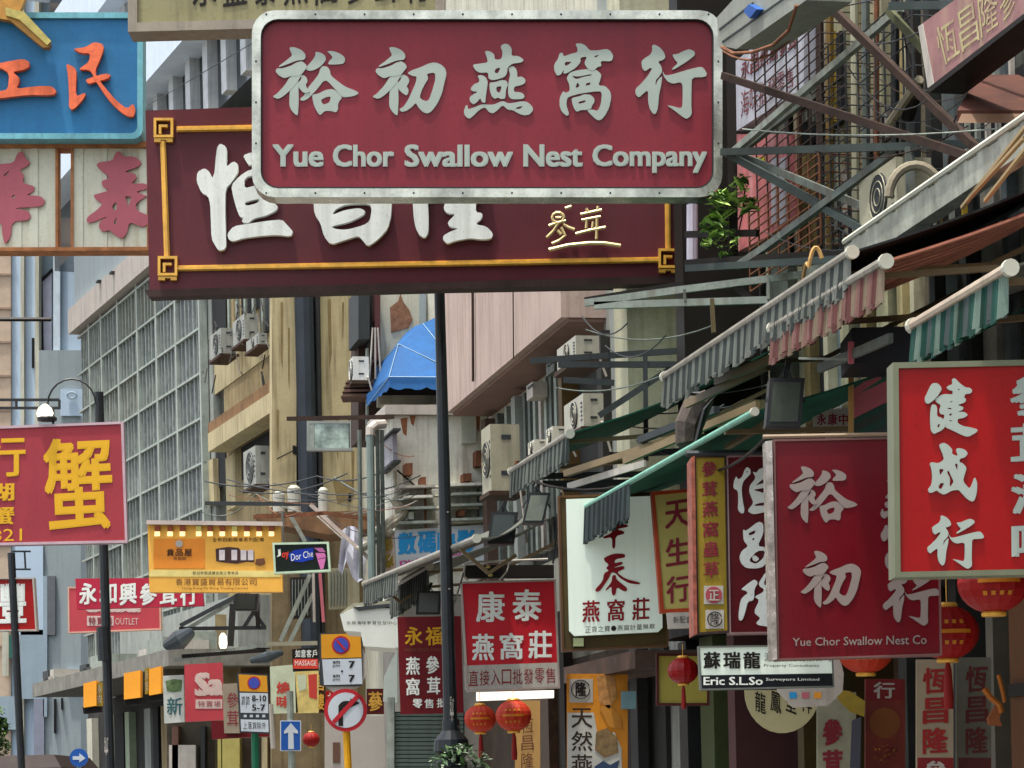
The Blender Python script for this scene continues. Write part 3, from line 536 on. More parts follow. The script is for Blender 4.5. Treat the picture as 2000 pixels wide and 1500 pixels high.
# ================================================================ SETTING
asphalt = M('asphalt', (.05, .05, .052), .85, var=.25, sc_=9); paving = M('paving', (.34, .33, .31), .8, var=.2, sc_=5)
g = MB(); g.face([V((-400, -100, 0)), V((400, -100, 0)), V((400, 900, 0)), V((-400, 900, 0))]); tag(g.build('ground', M('ground_grey', (.15, .15, .14), .9)), kind='structure')
FA = Fa(6.5, 11.9); FB = Fa(11.7, 19.0); FG = Fa(12.7, 21.6)
g = MB(); g.face([FA.P(-12, .004, 11.5), FA.P(-12, .004, 3), FA.P(75, .004, 3), FA.P(75, .004, 11.5)]); tag(g.build('road', asphalt), kind='structure')
g = MB(); g.fbox(FA, -12, 60, -.05, .13, 0, 3); tag(g.build('pavement', paving), kind='structure')
# ---------------------------------------------------------------- materials for the fronts
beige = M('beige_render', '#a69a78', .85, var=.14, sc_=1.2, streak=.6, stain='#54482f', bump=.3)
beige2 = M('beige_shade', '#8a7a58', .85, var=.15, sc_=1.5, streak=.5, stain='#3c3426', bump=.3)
greyw = M('grey_render', '#8a8e88', .85, var=.12, sc_=1.5, streak=.5, stain='#4a4a44', bump=.3)
palew = M('pale_render', '#b2b0a0', .85, var=.1, sc_=1.5, streak=.5, stain='#6e6654', bump=.3)
whitew = M('grimy_white_wall', '#cacabc', .85, var=.14, sc_=2.5, streak=.6, stain='#6c5238', bump=.3)
pinkw = M('pink_render', '#aa968c', .8, var=.1, sc_=1.2, streak=.5, stain='#7a6458', bump=.2)
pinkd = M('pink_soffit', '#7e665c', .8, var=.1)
bluew = M('light_blue_tile', '#aabccc', .6, var=.05, sc_=1, streak=.12, stain='#7c8c98')
bluew2 = M('light_blue_grey', '#8a9aa4', .6, var=.06, sc_=1, streak=.2, stain='#5c6870')
bluegrey = M('blue_grey_render', '#8c9698', .7, var=.06, sc_=1, streak=.25, stain='#646c6c')
beigebrick = M('beige_brick', '#b09c88', .8, var=.1)
dark = M('dark_recess', '#17181a', .8, var=.3)
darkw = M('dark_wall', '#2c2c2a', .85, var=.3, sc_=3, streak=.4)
brownw = M('brown_shop_wall', '#3e2814', .7, var=.2)
panes = [M('pane_%s' % k, c, .18, .0, var=.35, sc_=2.5) for k, c in (('slate', '#3c4648'), ('grey', '#5c6462'), ('dusk', '#262e34'), ('mist', '#848c8c'), ('ochre', '#646050'), ('teal', '#34484a'))]
mull = M('pale_mullion', '#98a098', .5, .3, var=.15, sc_=4, streak=.2)
grille = M('perforated_screen', '#565c60', .6, .2, var=.75, sc_=26)
# ---------------------------------------------------------------- G: screen fronted block, far left
b = thing('screen_block', FG.P(56, 0, 0), 'grey block covered by a grid of screens and mullions, left behind the hanging signs', 'building')
sA, _ = FG.sz(405, 800); sZ, _ = FG.sz(157, 800)
MB().fbox(FG, sA, sZ+.2, 0, 30, -9, -.12).build('wall', greyw, b)
colx = [397, 350, 312, 275, 237, 204, 180, 159]
S = [FG.sz(x, 800)[0] for x in colx]
zt = FG.sz(275, 560)[1]; zb = 4.0; hz = .86
rows = int((zt-zb)/hz)
for i in range(len(S)-1):
    MB().fbox(FG, S[i]-.05, S[i]+.06, 3.6, zt+.1, -.1, .05).build('mullion', mull, b)
    for r in range(rows):
        z1 = zt-r*hz
        if z1 < 4.4: continue
        m = grille if (i < 2 and r < 20) or (i == 2 and r > 2) or (r > 9 and i < 5) else random.choice(panes)
        MB().fbox(FG, S[i]+.06, S[i+1]-.05, z1-hz+.02, z1-.02, -.1, -.03).build('screen_panel', m, b)
    mb = MB(); n = 6
    for k in range(1, n):
        s_ = S[i]+(S[i+1]-S[i])*(k+random.uniform(-.12, .12))/n; w_ = .014 if k % 2 else .022; mb.fbox(FG, s_-w_, s_+w_, 4.0, zt-.02, -.05, .01)
    tag(mb.build('thin_mullion', M('mullion_mid', '#868c86', .5, .2, var=.25, sc_=5), b), kind='stuff')
for r in range(rows+1):
    MB().fbox(FG, S[0]-.05, S[-1]+.1, zt-r*hz-.022, zt-r*hz+.022, -.02, .045).build('transom', mull, b)
zp = FG.sz(275, 497)[1]
MB().fbox(FG, sA-.1, sZ+.1, zt+.1, zp, -.1, .22).build('parapet_band', M('pinkish_band', '#a09890', .8, var=.08, streak=.4, stain='#6c6a66'), b)
MB().fbox(FG, sA-.1, sZ+.1, zp, zp+1.5, -.1, .05).build('blank_wall', bluegrey, b)
sQ = FG.sz(520, 150, .5)[0]
for k in range(5):
    z0 = zp+1.5+k*2.6
    MB().fbox(FG, sQ, sZ+3, z0+1.3, z0+2.6, -.1, .5).build('parapet_band', M('ice_blue', '#c0ccd8', .7, var=.05, streak=.1), b)
    for j in range(13): MB().fbox(FG, sQ+j*1.3, sQ+j*1.3+.35, z0, z0+1.3, -.1, .1).build('pier', M('ice_grey', '#b4b8ba', .8, streak=.3), b)
    MB().fbox(FG, sQ, sZ+3, z0, z0+1.3, -4, -.1).build('window', panes[2], b)
for x, y in ((187, 546), (213, 529)): MB().fpx(FG, x, y, x+4, y+4, .05, .3).build('vent', darkgrey, b)
# ---------------------------------------------------------------- T: pale blue tower beyond
T = FP(64)
b = thing('blue_tower', T.at(80, 1560), 'pale blue tower with vertical strips at the far left end of the street', 'building')
def strip(x0, x1, y0, y1, m, nm='wall_strip', of=0., ob=-2., par=b, pl=T): MB().plate(pl, [(x0, y0), (x1, y0), (x1, y1), (x0, y1)], (), of, ob).build(nm, m, par)
strip(-300, 21, -400, 1600, beigebrick, of=.3)
for y in range(-60, 1300, 66): MB().plate(T, rq(-300, y, 21.5, y+4), (), .34, .29).build('brick_course', M('course', '#8c7868'), b)
for x0, x1, m, o_ in ((21, 40, bluew, .2), (40, 47, palew, .3), (47, 68, bluew, .15), (68, 76, palew, .3), (76, 104, bluew2, -.2), (104, 117, M('pale_blue_white', '#b8c4cc'), .25), (117, 158, bluew, .1)):
    strip(x0, x1, -400, 1600, m, of=o_, ob=-3)
MB().plate(T, pp('80,545 101,525 101,700 84,716'), (), -.12, -.19).build('window', M('pale_lilac', '#b0b0c0', .3), b)
for q_ in ('79,545 101,524 101,530 82,549', '79,545 82,549 85,716 80,720'): MB().plate(T, pp(q_), (), -.05, -.19).build('window_frame', dark, b)
strip(76, 158, 684, 1600, bluegrey, of=.4, nm='lower_wall'); strip(62, 66, 660, 718, dark, of=.22, ob=.15, nm='slot_window')
for x0, x1, y0, y1, m in ((118, 160, 760, 812, bluew), (30, 84, 1060, 1240, bluew), (84, 92, 1125, 1400, bluew2), (92, 108, 1125, 1240, M('shade_strip', '#5e6064', .8)), (40, 84, 1230, 1365, bluew2), (130, 172, 1306, 1350, bluew),
                          (66, 86, 1365, 1500, M('violet_grey', '#7c7f8c')), (105, 109, 1365, 1432, dark), (119, 122, 1363, 1386, dark), (0, 32, 1360, 1425, bluew2), (17, 32, 1240, 1285, M('window_teal', '#2c5c50', .3)), (4, 17, 1180, 1320, palew)):
    strip(x0, x1, y0, y1, m, of=.5, ob=.41, nm='facade_panel')
MB().tube([T.at(140+9*cos(a*pi/8), 772+6*sin(a*pi/8), .55) for a in range(17)], .02, 4).build('wall_drawing', bluew2, b)
# ---------------------------------------------------------------- B: beige block with end wall
b = thing('beige_block', FB.P(44, 0, 0), 'stained beige block with a drain pipe down its end wall, centre left', 'building')
s0 = FB.sz(700, 800, 0)[0]; s1 = FB.sz(396, 800, 1.4)[0]; Eb = Pl(FB.P(s0, 0, 0), -FB.D); oE = FB.w-Eb.at(531, 800).dot(FB.n); O1 = oE-.5
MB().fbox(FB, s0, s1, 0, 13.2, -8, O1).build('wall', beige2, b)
def ep(x0, y0, x1, y1, of, ob, m, nm): MB().plate(Eb, [(x0, y0), (x1, y0), (x1, y1), (x0, y1)], (), of, ob).build(nm, m, b)
ep(531, 330, 579, 990, .16, .002, beige, 'end_pier'); ep(624, 330, 699, 1012, .16, .002, beige, 'end_pier'); ep(579, 330, 624, 1560, .03, .002, M('slot_wall', '#3a3630', .8, var=.3), 'recess')
ep(531, 990, 699, 1560, .1, .002, M('lower_end_wall', '#6e6048', .85, var=.2, streak=.4), 'lower_wall')
for x, w_, y0, m in ((600, .16, 560, M('dark_blue_pipe', '#2a3038', .5)), (586, .05, 300, black), (622, .05, 300, black)): MB().tube([Eb.at(x-7, y0, .22), Eb.at(x+9, 1300, .22)], w_, 10).build('drain_pipe', m, b)
ep(616, 560, 620, 1000, .12, .05, palesteel, 'conduit')
for x, y in ((572, 870), (681, 963), (576, 872)): MB().plate(Eb, rq(x, y, x+5, y+16), (), .18, .16).build('wall_stain', dark, b)
MB().tube([Eb.at(541, 896, .18), Eb.at(573, 880, .18)], .01, 4).build('cable', dark, b)
# street side of it
for x0, y0, x1, y1, o0, o1, m, nm in ((404, 742, 531, 800, O1, oE-.12, M('rust_beige', '#7e5f40', .85, var=.25, sc_=2, streak=.5), 'ledge'), (404, 764, 531, 804, O1+.1, oE, beige, 'ledge_edge'),
      (470, 838, 531, 905, O1, O1+.02, dark, 'window'), (404, 868, 440, 945, O1, O1+.02, dark, 'window'), (456, 905, 466, 980, O1, O1+.02, darkw, 'window'),
      (404, 895, 416, 985, O1, O1+.12, beige, 'pier'), (440, 885, 458, 990, O1, O1+.12, beige, 'pier'), (483, 905, 500, 960, O1, O1+.12, beige, 'pier'),
      (404, 610, 531, 690, O1, O1+.02, beige, 'wall_patch'), (412, 560, 440, 640, O1+.02, O1+.03, dark, 'window'), (470, 548, 505, 600, O1+.02, O1+.03, dark, 'window'), (505, 500, 531, 640, O1+.02, O1+.04, darkgrey, 'window')):
    MB().fpx(FB, x0, y0, x1, y1, o0, o1, 0, smin=s0+.02).build(nm, m, b)
for x in (446, 462, 478, 494, 512): MB().tube([FB.hit(x, 520, O1+.1), FB.hit(x+3, 660, O1+.1)], .04, 6).build('riser_pipe', palesteel, b)
mb = MB()
for k in range(34):
    x, y = random.uniform(404, 528), random.uniform(560, 735); mb.tube([FB.hit(x, y, O1+.2), FB.hit(x+random.uniform(-12, 12), y+random.uniform(4, 40), O1+random.uniform(.1, .7))], .012, 4)
tag(mb.build('wiring', M('wire_dark', '#2a2826', .7), b), kind='stuff')
# ---------------------------------------------------------------- A: row of fronts on the right side of the street
sP0 = FA.sz(1200, 700, 0)[0]; sP1 = FA.sz(870, 700, 0)[0]; sW = FA.sz(955, 900, 0)[0]; sEnd = FA.sz(708, 900, 0)[0]
b = thing('corner_building', FA.P((sP0+sEnd)/2, 0, 0), 'pale building with a wide pinkish cantilevered front, behind the blue awning', 'building')
MB().fbox(FA, sP0+.01, sEnd+1.5, 0, 14, -7, 0).build('wall', palew, b)
oP = .57
zP0 = FA.sz(1095, 620, oP)[1]; sN = FA.sz(1096, 627, oP)[0]; sF = FA.sz(872, 790, oP)[0]
MB().fbox(FA, sN, sF, zP0, zP0+2.1, 0, oP).build('cantilever', pinkw, b)
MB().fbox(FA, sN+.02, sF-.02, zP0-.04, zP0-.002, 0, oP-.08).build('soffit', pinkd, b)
MB().fbox(FA, sN-.1, sF-.05, zP0+2.102, zP0+2.4, 0, oP+.1).build('coping', palew, b)
for x in (923, 1002): MB().tube([FA.hit(x, 560, oP+.03), FA.hit(x+1, 745 if x < 950 else 700, oP+.03)], .018 if x < 950 else .008, 6).build('drain_pipe', brown, b)
sSh = FA.sz(1093, 800, 0)[0]
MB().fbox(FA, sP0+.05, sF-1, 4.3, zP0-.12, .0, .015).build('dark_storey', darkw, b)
for x in [948, 960, 972, 990, 1003, 1014, 1026, 1036, 1046, 1057, 1068, 1078, 1088, 1100]:
    z0 = FA.sz(x, 900, .1)[1]; s_ = FA.sz(x, 800, .1)[0]
    MB().fbox(FA, s_-.06, s_+.06, 4.4, zP0-.14, .02, .12).build('window_bar', random.choice([palesteel, dullwhite, greyg]), b)
for x, y0, y1, w_, m in ((958, 640, 1000, .25, M('brown_post', '#4c3c34')), (1018, 690, 900, .2, greyw), (1112, 640, 1000, .16, M('ochre_post', '#5a4628')), (1190, 625, 900, .2, darkw)):
    s_ = FA.sz(x, 800, .1)[0]; MB().fbox(FA, s_-w_/2, s_+w_/2, 4.3, zP0-.15, .016, .2).build('post', m, b)
MB().fpx(FA, 905, 640, 946, 660, .02, .3).build('sill', greyw, b)
# low white annexe with framed panel
sW = FA.sz(955, 900, 0)[0]; oW = .0
Ew = Pl(FA.P(sW, 0, 0), -FA.D)
a = thing('annexe', FA.P(sW, 0, 0), 'grimy white low annexe with pipes across it, under the blue awning', 'building')
pL = Ew.at(768, 900); oW = FA.w-pL.dot(FA.n); zW = Ew.at(860, 812)[2]
sE2 = FA.sz(736, 900, oW)[0]
MB().fbox(FA, sW, sE2, 4.2, zW, .01, oW).build('wall', whitew, a)
MB().fbox(FA, sW-.08, sE2+.1, zW+.002, zW+.12, .01, oW+.1).build('coping', dullwhite, a)
MB().fpx(FA, 741, 838, 766, 902, oW, oW+.06).build('framed_panel', M('panel_lilac', '#8a8890', .5), a)
for q_ in ((739, 836, 768, 840), (739, 898, 768, 903)): MB().fpx(FA, *q_, oW+.005, oW+.1).build('panel_frame', darkgrey, a)
MB().fbox(FA, sW, sE2, 0, 4.18, .01, oW-.02).build('lower_wall', M('shop_wall_grey', '#77746c', .8, var=.15), a)
for y in (955, 972, 996, 1024): MB().tube([Ew.at(780, y-2, .12), Ew.at(945, y-5, .12)], .028 if y > 990 else .018, 8).build('pipe', M('pale_pipe', '#a8a490', .5, .1, var=.3, streak=.4, stain='#6a4a34', sc_=7), a)
for x in (830, 878): MB().tube([Ew.at(x, 945, .14), Ew.at(x+1, 1030, .14)], .018, 6).build('pipe_clamp', rust, a)
mp = MC['pale_pipe']
for pts, r in (([(770, 920), (772, 950), (785, 958)], .03), ([(768, 972), (780, 990), (790, 1000), (783, 1010), (735, 1045)], .06), ([(765, 1035), (700, 1075)], .05), ([(775, 1008), (730, 1040), (722, 1060)], .05)):
    MB().tube([Ew.at(x, y, .16) for x, y in pts], r, 8).build('pipe', mp, a)
MB().tube([Ew.at(723, 848, .35), Ew.at(728, 1240, .35)], .052, 10).build('soil_pipe', M('soil_pipe', '#6e7c78', .5, var=.15, streak=.2), a)
MB().tube([Ew.at(723, 850, .35), Ew.at(723, 838, .35), Ew.at(732, 830, .3), Ew.at(750, 828, .2)], .058, 10).build('soil_pipe', dullwhite, a)
for x in (737, 746, 702): MB().tube([Ew.at(x, 840, .25), Ew.at(x+3, 1130, .25)], .03, 6).build('riser_pipe', greyg, a)
MB().plate(Ew, rq(902, 803, 930, 866, 1), (), .06, .001).build('wall_box', M('pale_box', '#a2a698', .6), a)
MB().tube([Ew.at(775, 918, .1), Ew.at(812, 950, .1)], .012, 5).build('cable', dark, a)
# wall sign on it
p = Pl(FA.P(sW, 0, 0)-FA.D*.16, -FA.D)
s = thing('wall_sign', p.at(845, 1112), 'white wall sign with large cyan characters on the annexe under the pipes', 'sign')
MB().plate(p, [(770, 1036), (948, 1024), (948, 1100), (774, 1112)], (), .0, -.1).build('panel', M('pale_sign', '#b4bcc0', .5), s)
line(p, '數碼映影', [(776, 1040), (930, 1034), (930, 1078), (776, 1084)], cyan, s, .04, fill=.94)
words(p, 'Digital Photo', [(780, 1096), (900, 1074), (902, 1086), (782, 1108)], M('magenta', '#b03c80'), s, .03)
MB().plate(p, [(742, 1052), (769, 1036), (773, 1112), (746, 1118)], (), -.02, -.1).build('side_panel', M('peach_panel', '#b8a494', .6), s)
line(p, '影像', [(745, 1054), (766, 1044), (770, 1108), (748, 1114)], mustard, s, .03, vert=True)
# pale upper walls, broken plaster, columns between the beige block and the pink front
p = Pl(FA.P(sF+2.4, 0, 0), -FA.D)
a = thing('upper_bay', p.at(800, 800), 'pale upper bay with broken plaster between beige end wall and blue awning', 'building')
zb_ = zW+.14
def up(x0, x1, y0, y1, m, nm, of=0, ob=-1.2): MB().plate(p, [(x0, y0), (x1, y0), (x1, y1), (x0, y1)], (), of, ob).build(nm, m, a)
up(742, 880, 200, 790, palew, 'wall'); up(836, 880, 560, 640, whitew, 'wall_patch', .02, .001); up(820, 832, 560, 700, bluegrey, 'pier', .05, .001)
MB().plate(p, pp('762,600 778,588 782,572 788,590 800,606 806,624 798,640 782,645 764,650'), (), .01, .001).build('broken_plaster', M('bare_brick', '#7a5844', .9, var=.35, sc_=12), a)
up(700, 722, 560, 662, M('dark_duct', '#2c3030', .6), 'duct', .3, -.6); up(722, 732, 560, 700, darkw, 'recess', .1, -.6); up(732, 743, 560, 704, M('maroon_pipe', '#4e2c2c', .6), 'maroon_pipe', .25, -.3)
up(700, 745, 662, 860, M('deep_shade', '#3a2c26', .8, var=.3), 'recess', -.3, -1); up(716, 720, 680, 860, palesteel, 'conduit', .1, 0)
for x in (728, 733, 738): MB().tube([p.at(x, 640, .3), p.at(x+random.uniform(-10, 12), 740, .3)], .012, 5).build('cable', dullwhite, a)
# ---------------------------------------------------------------- middle front: cream column, green glass
sM0 = FA.sz(1345, 650, 0)[0]
b = thing('narrow_building', FA.P(sM0, 0, 0), 'narrow front with cream column, green tinted window and dark post', 'building')
MB().fbox(FA, sM0+.01, sP0, 0, 13, -7, .1).build('wall', greyw, b)
sM = FA.sz(1203, 700, .9)[0]
for x0, x1, m, o_, nm in ((1201, 1226, M('cream_column', '#b4b296', .7, streak=.3), .9, 'column'), (1226, 1246, M('slate_gap', '#3c4240', .6), .3, 'recess'), (1246, 1322, M('green_glass', '#5a7a6c', .1, .0, var=.35, sc_=1.5), .4, 'window'), (1322, 1338, ink, .75, 'post')):
    sa = FA.sz(x1, 700, o_)[0]; sb = FA.sz(x0, 700, o_)[0]; MB().fbox(FA, sa, sb, 3.6, 13, .11, o_).build(nm, m, b)
for y in (640, 700, 770, 842): MB().fpx(FA, 1242, y, 1322, y+5, .41, .46).build('window_bar', greyg, b)
MB().fpx(FA, 1270, 560, 1273, 900, .41, .47).build('window_bar', palesteel, b)
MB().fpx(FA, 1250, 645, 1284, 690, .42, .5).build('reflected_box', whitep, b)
# ---------------------------------------------------------------- near front, upper right
sN0 = -8
b = thing('old_tenement', FA.P(10, 0, 0), 'dark old tenement front with corrugated sheets and pipes, upper right', 'building')
MB().fbox(FA, sN0, sM0, 3.4, 12.4, -7, 0).build('wall', darkw, b)
cols = ['#8c8a76', '#586062', '#2a2c2c', '#9a9678', '#6e7a7c', '#4a4a44', '#94928a', '#7c6c48', '#262828', '#7c8c90', '#5c5648', '#b0aa90', '#a89a70']
x = 1342
k = 0
while x < 2080:
    w_ = random.choice((7, 9, 12, 14, 18, 24)) if x > 1540 else random.choice((14, 22, 30, 40))
    s1_, _ = FA.sz(x, 300, .1); s0_, _ = FA.sz(x+w_, 300, .1)
    c_ = random.choice(cols if x > 1500 else ['#9a9a80', '#b0ae92', '#6c7068', '#8c8a70', '#4a5050'])
    MB().fbox(FA, s0_, s1_-.01, 3.9, 12.5, .0, .03+.1*((k*7) % 5)/4).build('sheet_strip', M('strip_'+c_[1:], c_, .75, var=.3, sc_=3, streak=.6, stain='#2a2620'), b)
    x += w_; k += 1
for x0, y0, x1, y1 in ((1690, 200, 1760, 300), (1880, 200, 1960, 330), (1620, 330, 1700, 480), (1560, 60, 1640, 240), (1800, 380, 1900, 470), (1935, 80, 2060, 190)):
    MB().fpx(FA, x0, y0, x1, y1, .14, .17).build('window', dark, b)
    for k in range(4): MB().fpx(FA, x0+(x1-x0)*k/4+2, y0, x0+(x1-x0)*k/4+6, y1, .171, .2).build('window_bar', random.choice([dullwhite, palesteel, mustard]), b)
    MB().fpx(FA, x0, (y0+y1)/2, x1, (y0+y1)/2+4, .2, .22).build('window_bar', brown, b)
for x, m, r in ((1538, black, .035), (1620, M('ochre_pipe', '#6a5428'), .03), (1668, M('cream_pipe', '#9a9880'), .03), (1690, greyg, .03), (1712, rust, .02), (1748, black, .03), (1783, darkgrey, .05), (1600, brown, .03), (1560, rust, .02)):
    MB().tube([FA.hit(x, -80, .3), FA.hit(x+random.uniform(0, 6), 520, .3)], r, 8).build('riser_pipe', m, b)
# rusted cages
def cage(x0, y0, x1, y1, o, nx, ny, label, m, r=.0055):
    t = thing('window_cage', FA.hit(x1, y1, o), label, 'window cage')
    s_a, za = FA.sz(x0, y0, o); s_b, _ = FA.sz(x1, y0, o); zb2 = FA.sz(x1, y1, o)[1]; za = FA.sz(x1, y0, o)[1]
    for k in range(nx+1):
        s_ = s_a+(s_b-s_a)*k/nx; MB().tube([FA.P(s_, zb2, o), FA.P(s_, za, o)], r*1.3, 5).build('bar', m, t)
    for k in range(ny+1):
        z = zb2+(za-zb2)*k/ny; MB().tube([FA.P(s_a, z, o), FA.P(s_b, z, o), FA.P(s_b, z, .1)], r, 5).build('bar', m, t)
    return t
cage(1470, -20, 1600, 300, .5, 6, 15, 'rusty window cage behind the brown diagonal struts', brown)
cage(1600, 60, 1650, 480, .5, 3, 20, 'narrow dark window cage beside the ochre pipe', black)
cage(1672, -20, 1780, 180, .45, 6, 4, 'upper window cage left of the faded red wall sign', darkgrey)
cage(1460, 300, 1600, 480, .5, 7, 10, 'lower rusty cage in front of the red and white poster', rust, .007)
# ---------------------------------------------------------------- ground floor of the right row: dark shops, piers, shutters
b = thing('shop_row', FA.P(18, 0, 0), 'dark ground floor shop row under the awnings, lower right', 'building')
MB().fbox(FA, -8, sP0, 0, 3.38, -6, -.8).build('back_wall', brownw, b)
MB().fbox(FA, -8, sM0-.02, 3.0, 3.39, -.79, .35).build('lintel', darkw, b)
for x, w_, m in ((1392, 26, M('olive_pier', '#3c4628', .6)), (1040, 16, olive), (1235, 22, darkgrey), (1290, 40, M('shade_pier', '#262826')), (1345, 16, black), (1440, 14, M('rose_pier', '#4c3030')), (1575, 12, olive), (1778, 16, darkw), (1878, 16, darkw), (1950, 14, M('dim_post', '#5c584c'))):
    s0_, _ = FA.sz(x+w_/2, 1400, .1); s1_, _ = FA.sz(x-w_/2, 1400, .1); MB().fbox(FA, s0_, s1_, 0, 2.99, -.6, .15).build('pier', m, b)
MB().fpx(FA, 1968, 1130, 2120, 1560, -.2, .3).build('timber_panel', M('timber_brown', '#5a3412', .6, var=.15), b)
MB().fpx(FA, 1968, 1318, 2120, 1345, .301, .33).build('dark_band', ink, b)
MB().fpx(FA, 1395, 1400, 1560, 1560, -.75, -.7).build('counter_goods', M('shade_goods', '#332820', .8, var=.5, sc_=10), b)
b = thing('shopfront', FA.P(26, 0, 0), 'dim brown shopfront between the orange banner and the square red sign', 'building')
MB().fpx(FA, 905, 1255, 1245, 1570, .02, .2).build('wall', M('dim_shop', '#2c221a', .8, var=.4, sc_=3), b)
for x, w_, m in ((1058, 26, M('bronze_pier', '#4a3424', .5, .2, var=.4, sc_=8)), (1098, 10, ink), (1238, 14, darkgrey), (1005, 6, olive)):
    s0_, _ = FA.sz(x+w_/2, 1400, .3); s1_, _ = FA.sz(x-w_/2, 1400, .3); MB().fbox(FA, s0_, s1_, 0, 3.6, .201, .3).build('pier', m, b)
MB().plate(FP(25.8), pp('930,1352 1082,1348 1082,1362 930,1368'), (), 0, -.2).build('lit_pelmet', M('lit_pelmet', '#e8e4d8', .5, emit=.5, var=.03), b)
MB().fpx(FA, 1100, 1270, 1240, 1305, .21, .8).build('fascia', M('brown_fascia', '#4c3c34', .7, var=.3), b)
# roller shutter
s0_ = FA.sz(903, 1450, .6)[0]; p = Pl(FA.P(FA.sz(900, 1450, 0)[0]+0, 0, 0), -FA.D)
p = FP(27.2)
b = thing('roller_shutter', p.at(830, 1560), 'grey green roller shutter under the dark red vertical sign', 'shutter')
for k in range(22):
    y = 1392+k*8.2; MB().plate(p, [(770, y), (905, y), (905, y+6.6), (770, y+6.6)], (), 0, -.06).build('slat', green, b)
MB().plate(p, rq(768, 1390, 907, 1580), (), -.05, -.12).build('backing', dark, b)
MB().plate(p, rq(756, 1362, 770, 1580), (), .05, -.1).build('guide_rail', palesteel, b)
p = FP(35)
b = thing('white_pier', p.at(700, 1560), 'smooth greyish white wall pier behind the yellow sign post', 'wall')
MB().plate(p, rq(634, 1398, 752, 1600), (), 0, -.6).build('panel', M('smooth_white', '#a09a92', .7, var=.04), b)
MB().plate(p, rq(650, 1450, 664, 1490), (), .01, .001).build('stain_patch', M('brown_patch', '#5e4438'), b)
# left canopy and shop beneath
b = thing('concrete_canopy', FG.hit(200, 1270, 2), 'grey concrete street canopy over the orange light boxes, lower left', 'canopy')
sc0 = FG.sz(330, 1280, 2.2)[0]; sc1 = FG.sz(62, 1280, 2.2)[0]; zc = FG.sz(330, 1300, 2.2)[1]
MB().fbox(FG, sc0, sc1, zc, zc+.28, 0, 2.2).build('slab', M('canopy_grey', '#77756c', .85, var=.2, streak=.4), b)
MB().fbox(FG, sc0, sc1-3, zc+.3, zc+1.2, 0, 1.0).build('upper_edge', greyw, b)
for k in range(14):
    s_ = random.uniform(sc0, sc1); MB().fbox(FG, s_, s_+random.uniform(.3, 1.2), zc+.282, zc+.3+random.uniform(.05, .3), 1.1+random.random()*.4, 1.9).build('roof_clutter', random.choice([palesteel, dullwhite, darkgrey]), b)
b = thing('left_shopfront', FG.P(57, 0, 0), 'dark shopfront with pale pillars below the concrete canopy', 'building')
s0_ = FG.sz(332, 1400, .5)[0]; s1_ = FG.sz(172, 1400, .5)[0]
MB().fbox(FG, s0_, s1_, 0, zc-.02, -.1, .5).build('wall', darkw, b)
for x, w_, m in ((178, 10, palew), (222, 10, M('pale_green', '#8c9a80')), (252, 8, M('pale_green', '')), (236, 18, dark), (292, 12, greyw), (308, 10, dark), (330, 22, beige2)):
    sa = FG.sz(x+w_/2, 1400, .6)[0]; sb = FG.sz(x-w_/2, 1400, .6)[0]; MB().fbox(FG, sa, sb, 0, zc-.4, .502, .65).build('pillar', m, b)
p = FP(44)
b = thing('lower_front', p.at(400, 1560), 'beige and brown lower shop front behind the red curling letter sign', 'building')
for x0, x1, y0, m in ((326, 420, 1300, M('dim_brown', '#4a4438', .8, var=.3, sc_=3)), (330, 382, 1455, dullwhite), (336, 348, 1418, M('brown_patch', '')), (392, 400, 1418, black), (420, 470, 1200, M('shade_beige', '#76694c', .8, var=.3, streak=.4)), (425, 468, 1440, palyel), (432, 434, 1440, olive), (470, 540, 1180, M('shade_brown', '#443a30', .8, var=.4, sc_=4)), (511, 522, 1440, beige), (540, 636, 1240, M('shade_maroon', '#3c241e', .8, var=.5, sc_=6))):
    MB().plate(p, rq(x0, y0, x1, 1600), (), .4 if y0 > 1400 else 0, -1).build('wall_panel', m, b)
# ================================================================ AWNINGS
fab = {'green': M('green_canvas', '#16503e', .8, var=.2, sc_=5, streak=.3, stain='#12241e'), 'dark': M('dark_canvas', '#22282a', .8, var=.3), 'ribbed': M('red_brown_canvas', '#b07460', .75, var=.2, streak=.3), 'grey': M('grey_canvas', '#54564e', .8, var=.2)}
rodm = M('awning_rod', '#8c887c', .45, .4, var=.2, sc_=6, streak=.3); rodm2 = M('mint_rod', '#6ea692', .45, .1, var=.15, streak=.2)
pe = {'grey': [M('val_grey', '#6e726c', .9, streak=.5), M('val_dk', '#3c4240', .9)], 'pink': [M('val_pink', '#80605a', .9, streak=.6), M('val_rose', '#64403e', .9, streak=.5), M('val_cream', '#7a6c5c', .9, streak=.6)],
      'teal': [M('val_teal', '#2c5048', .9, streak=.6), M('val_pale', '#66786e', .9, streak=.5), M('val_green', '#183c34', .9, streak=.5), M('val_slate', '#4a5454', .9, streak=.5)], 'dim': [M('val_dim', '#3a4444', .9), M('val_dim2', '#262c2c', .9)]}
def dA(x, o): return (FA.w-o)/(ray(x, 1000).dot(FA.n))
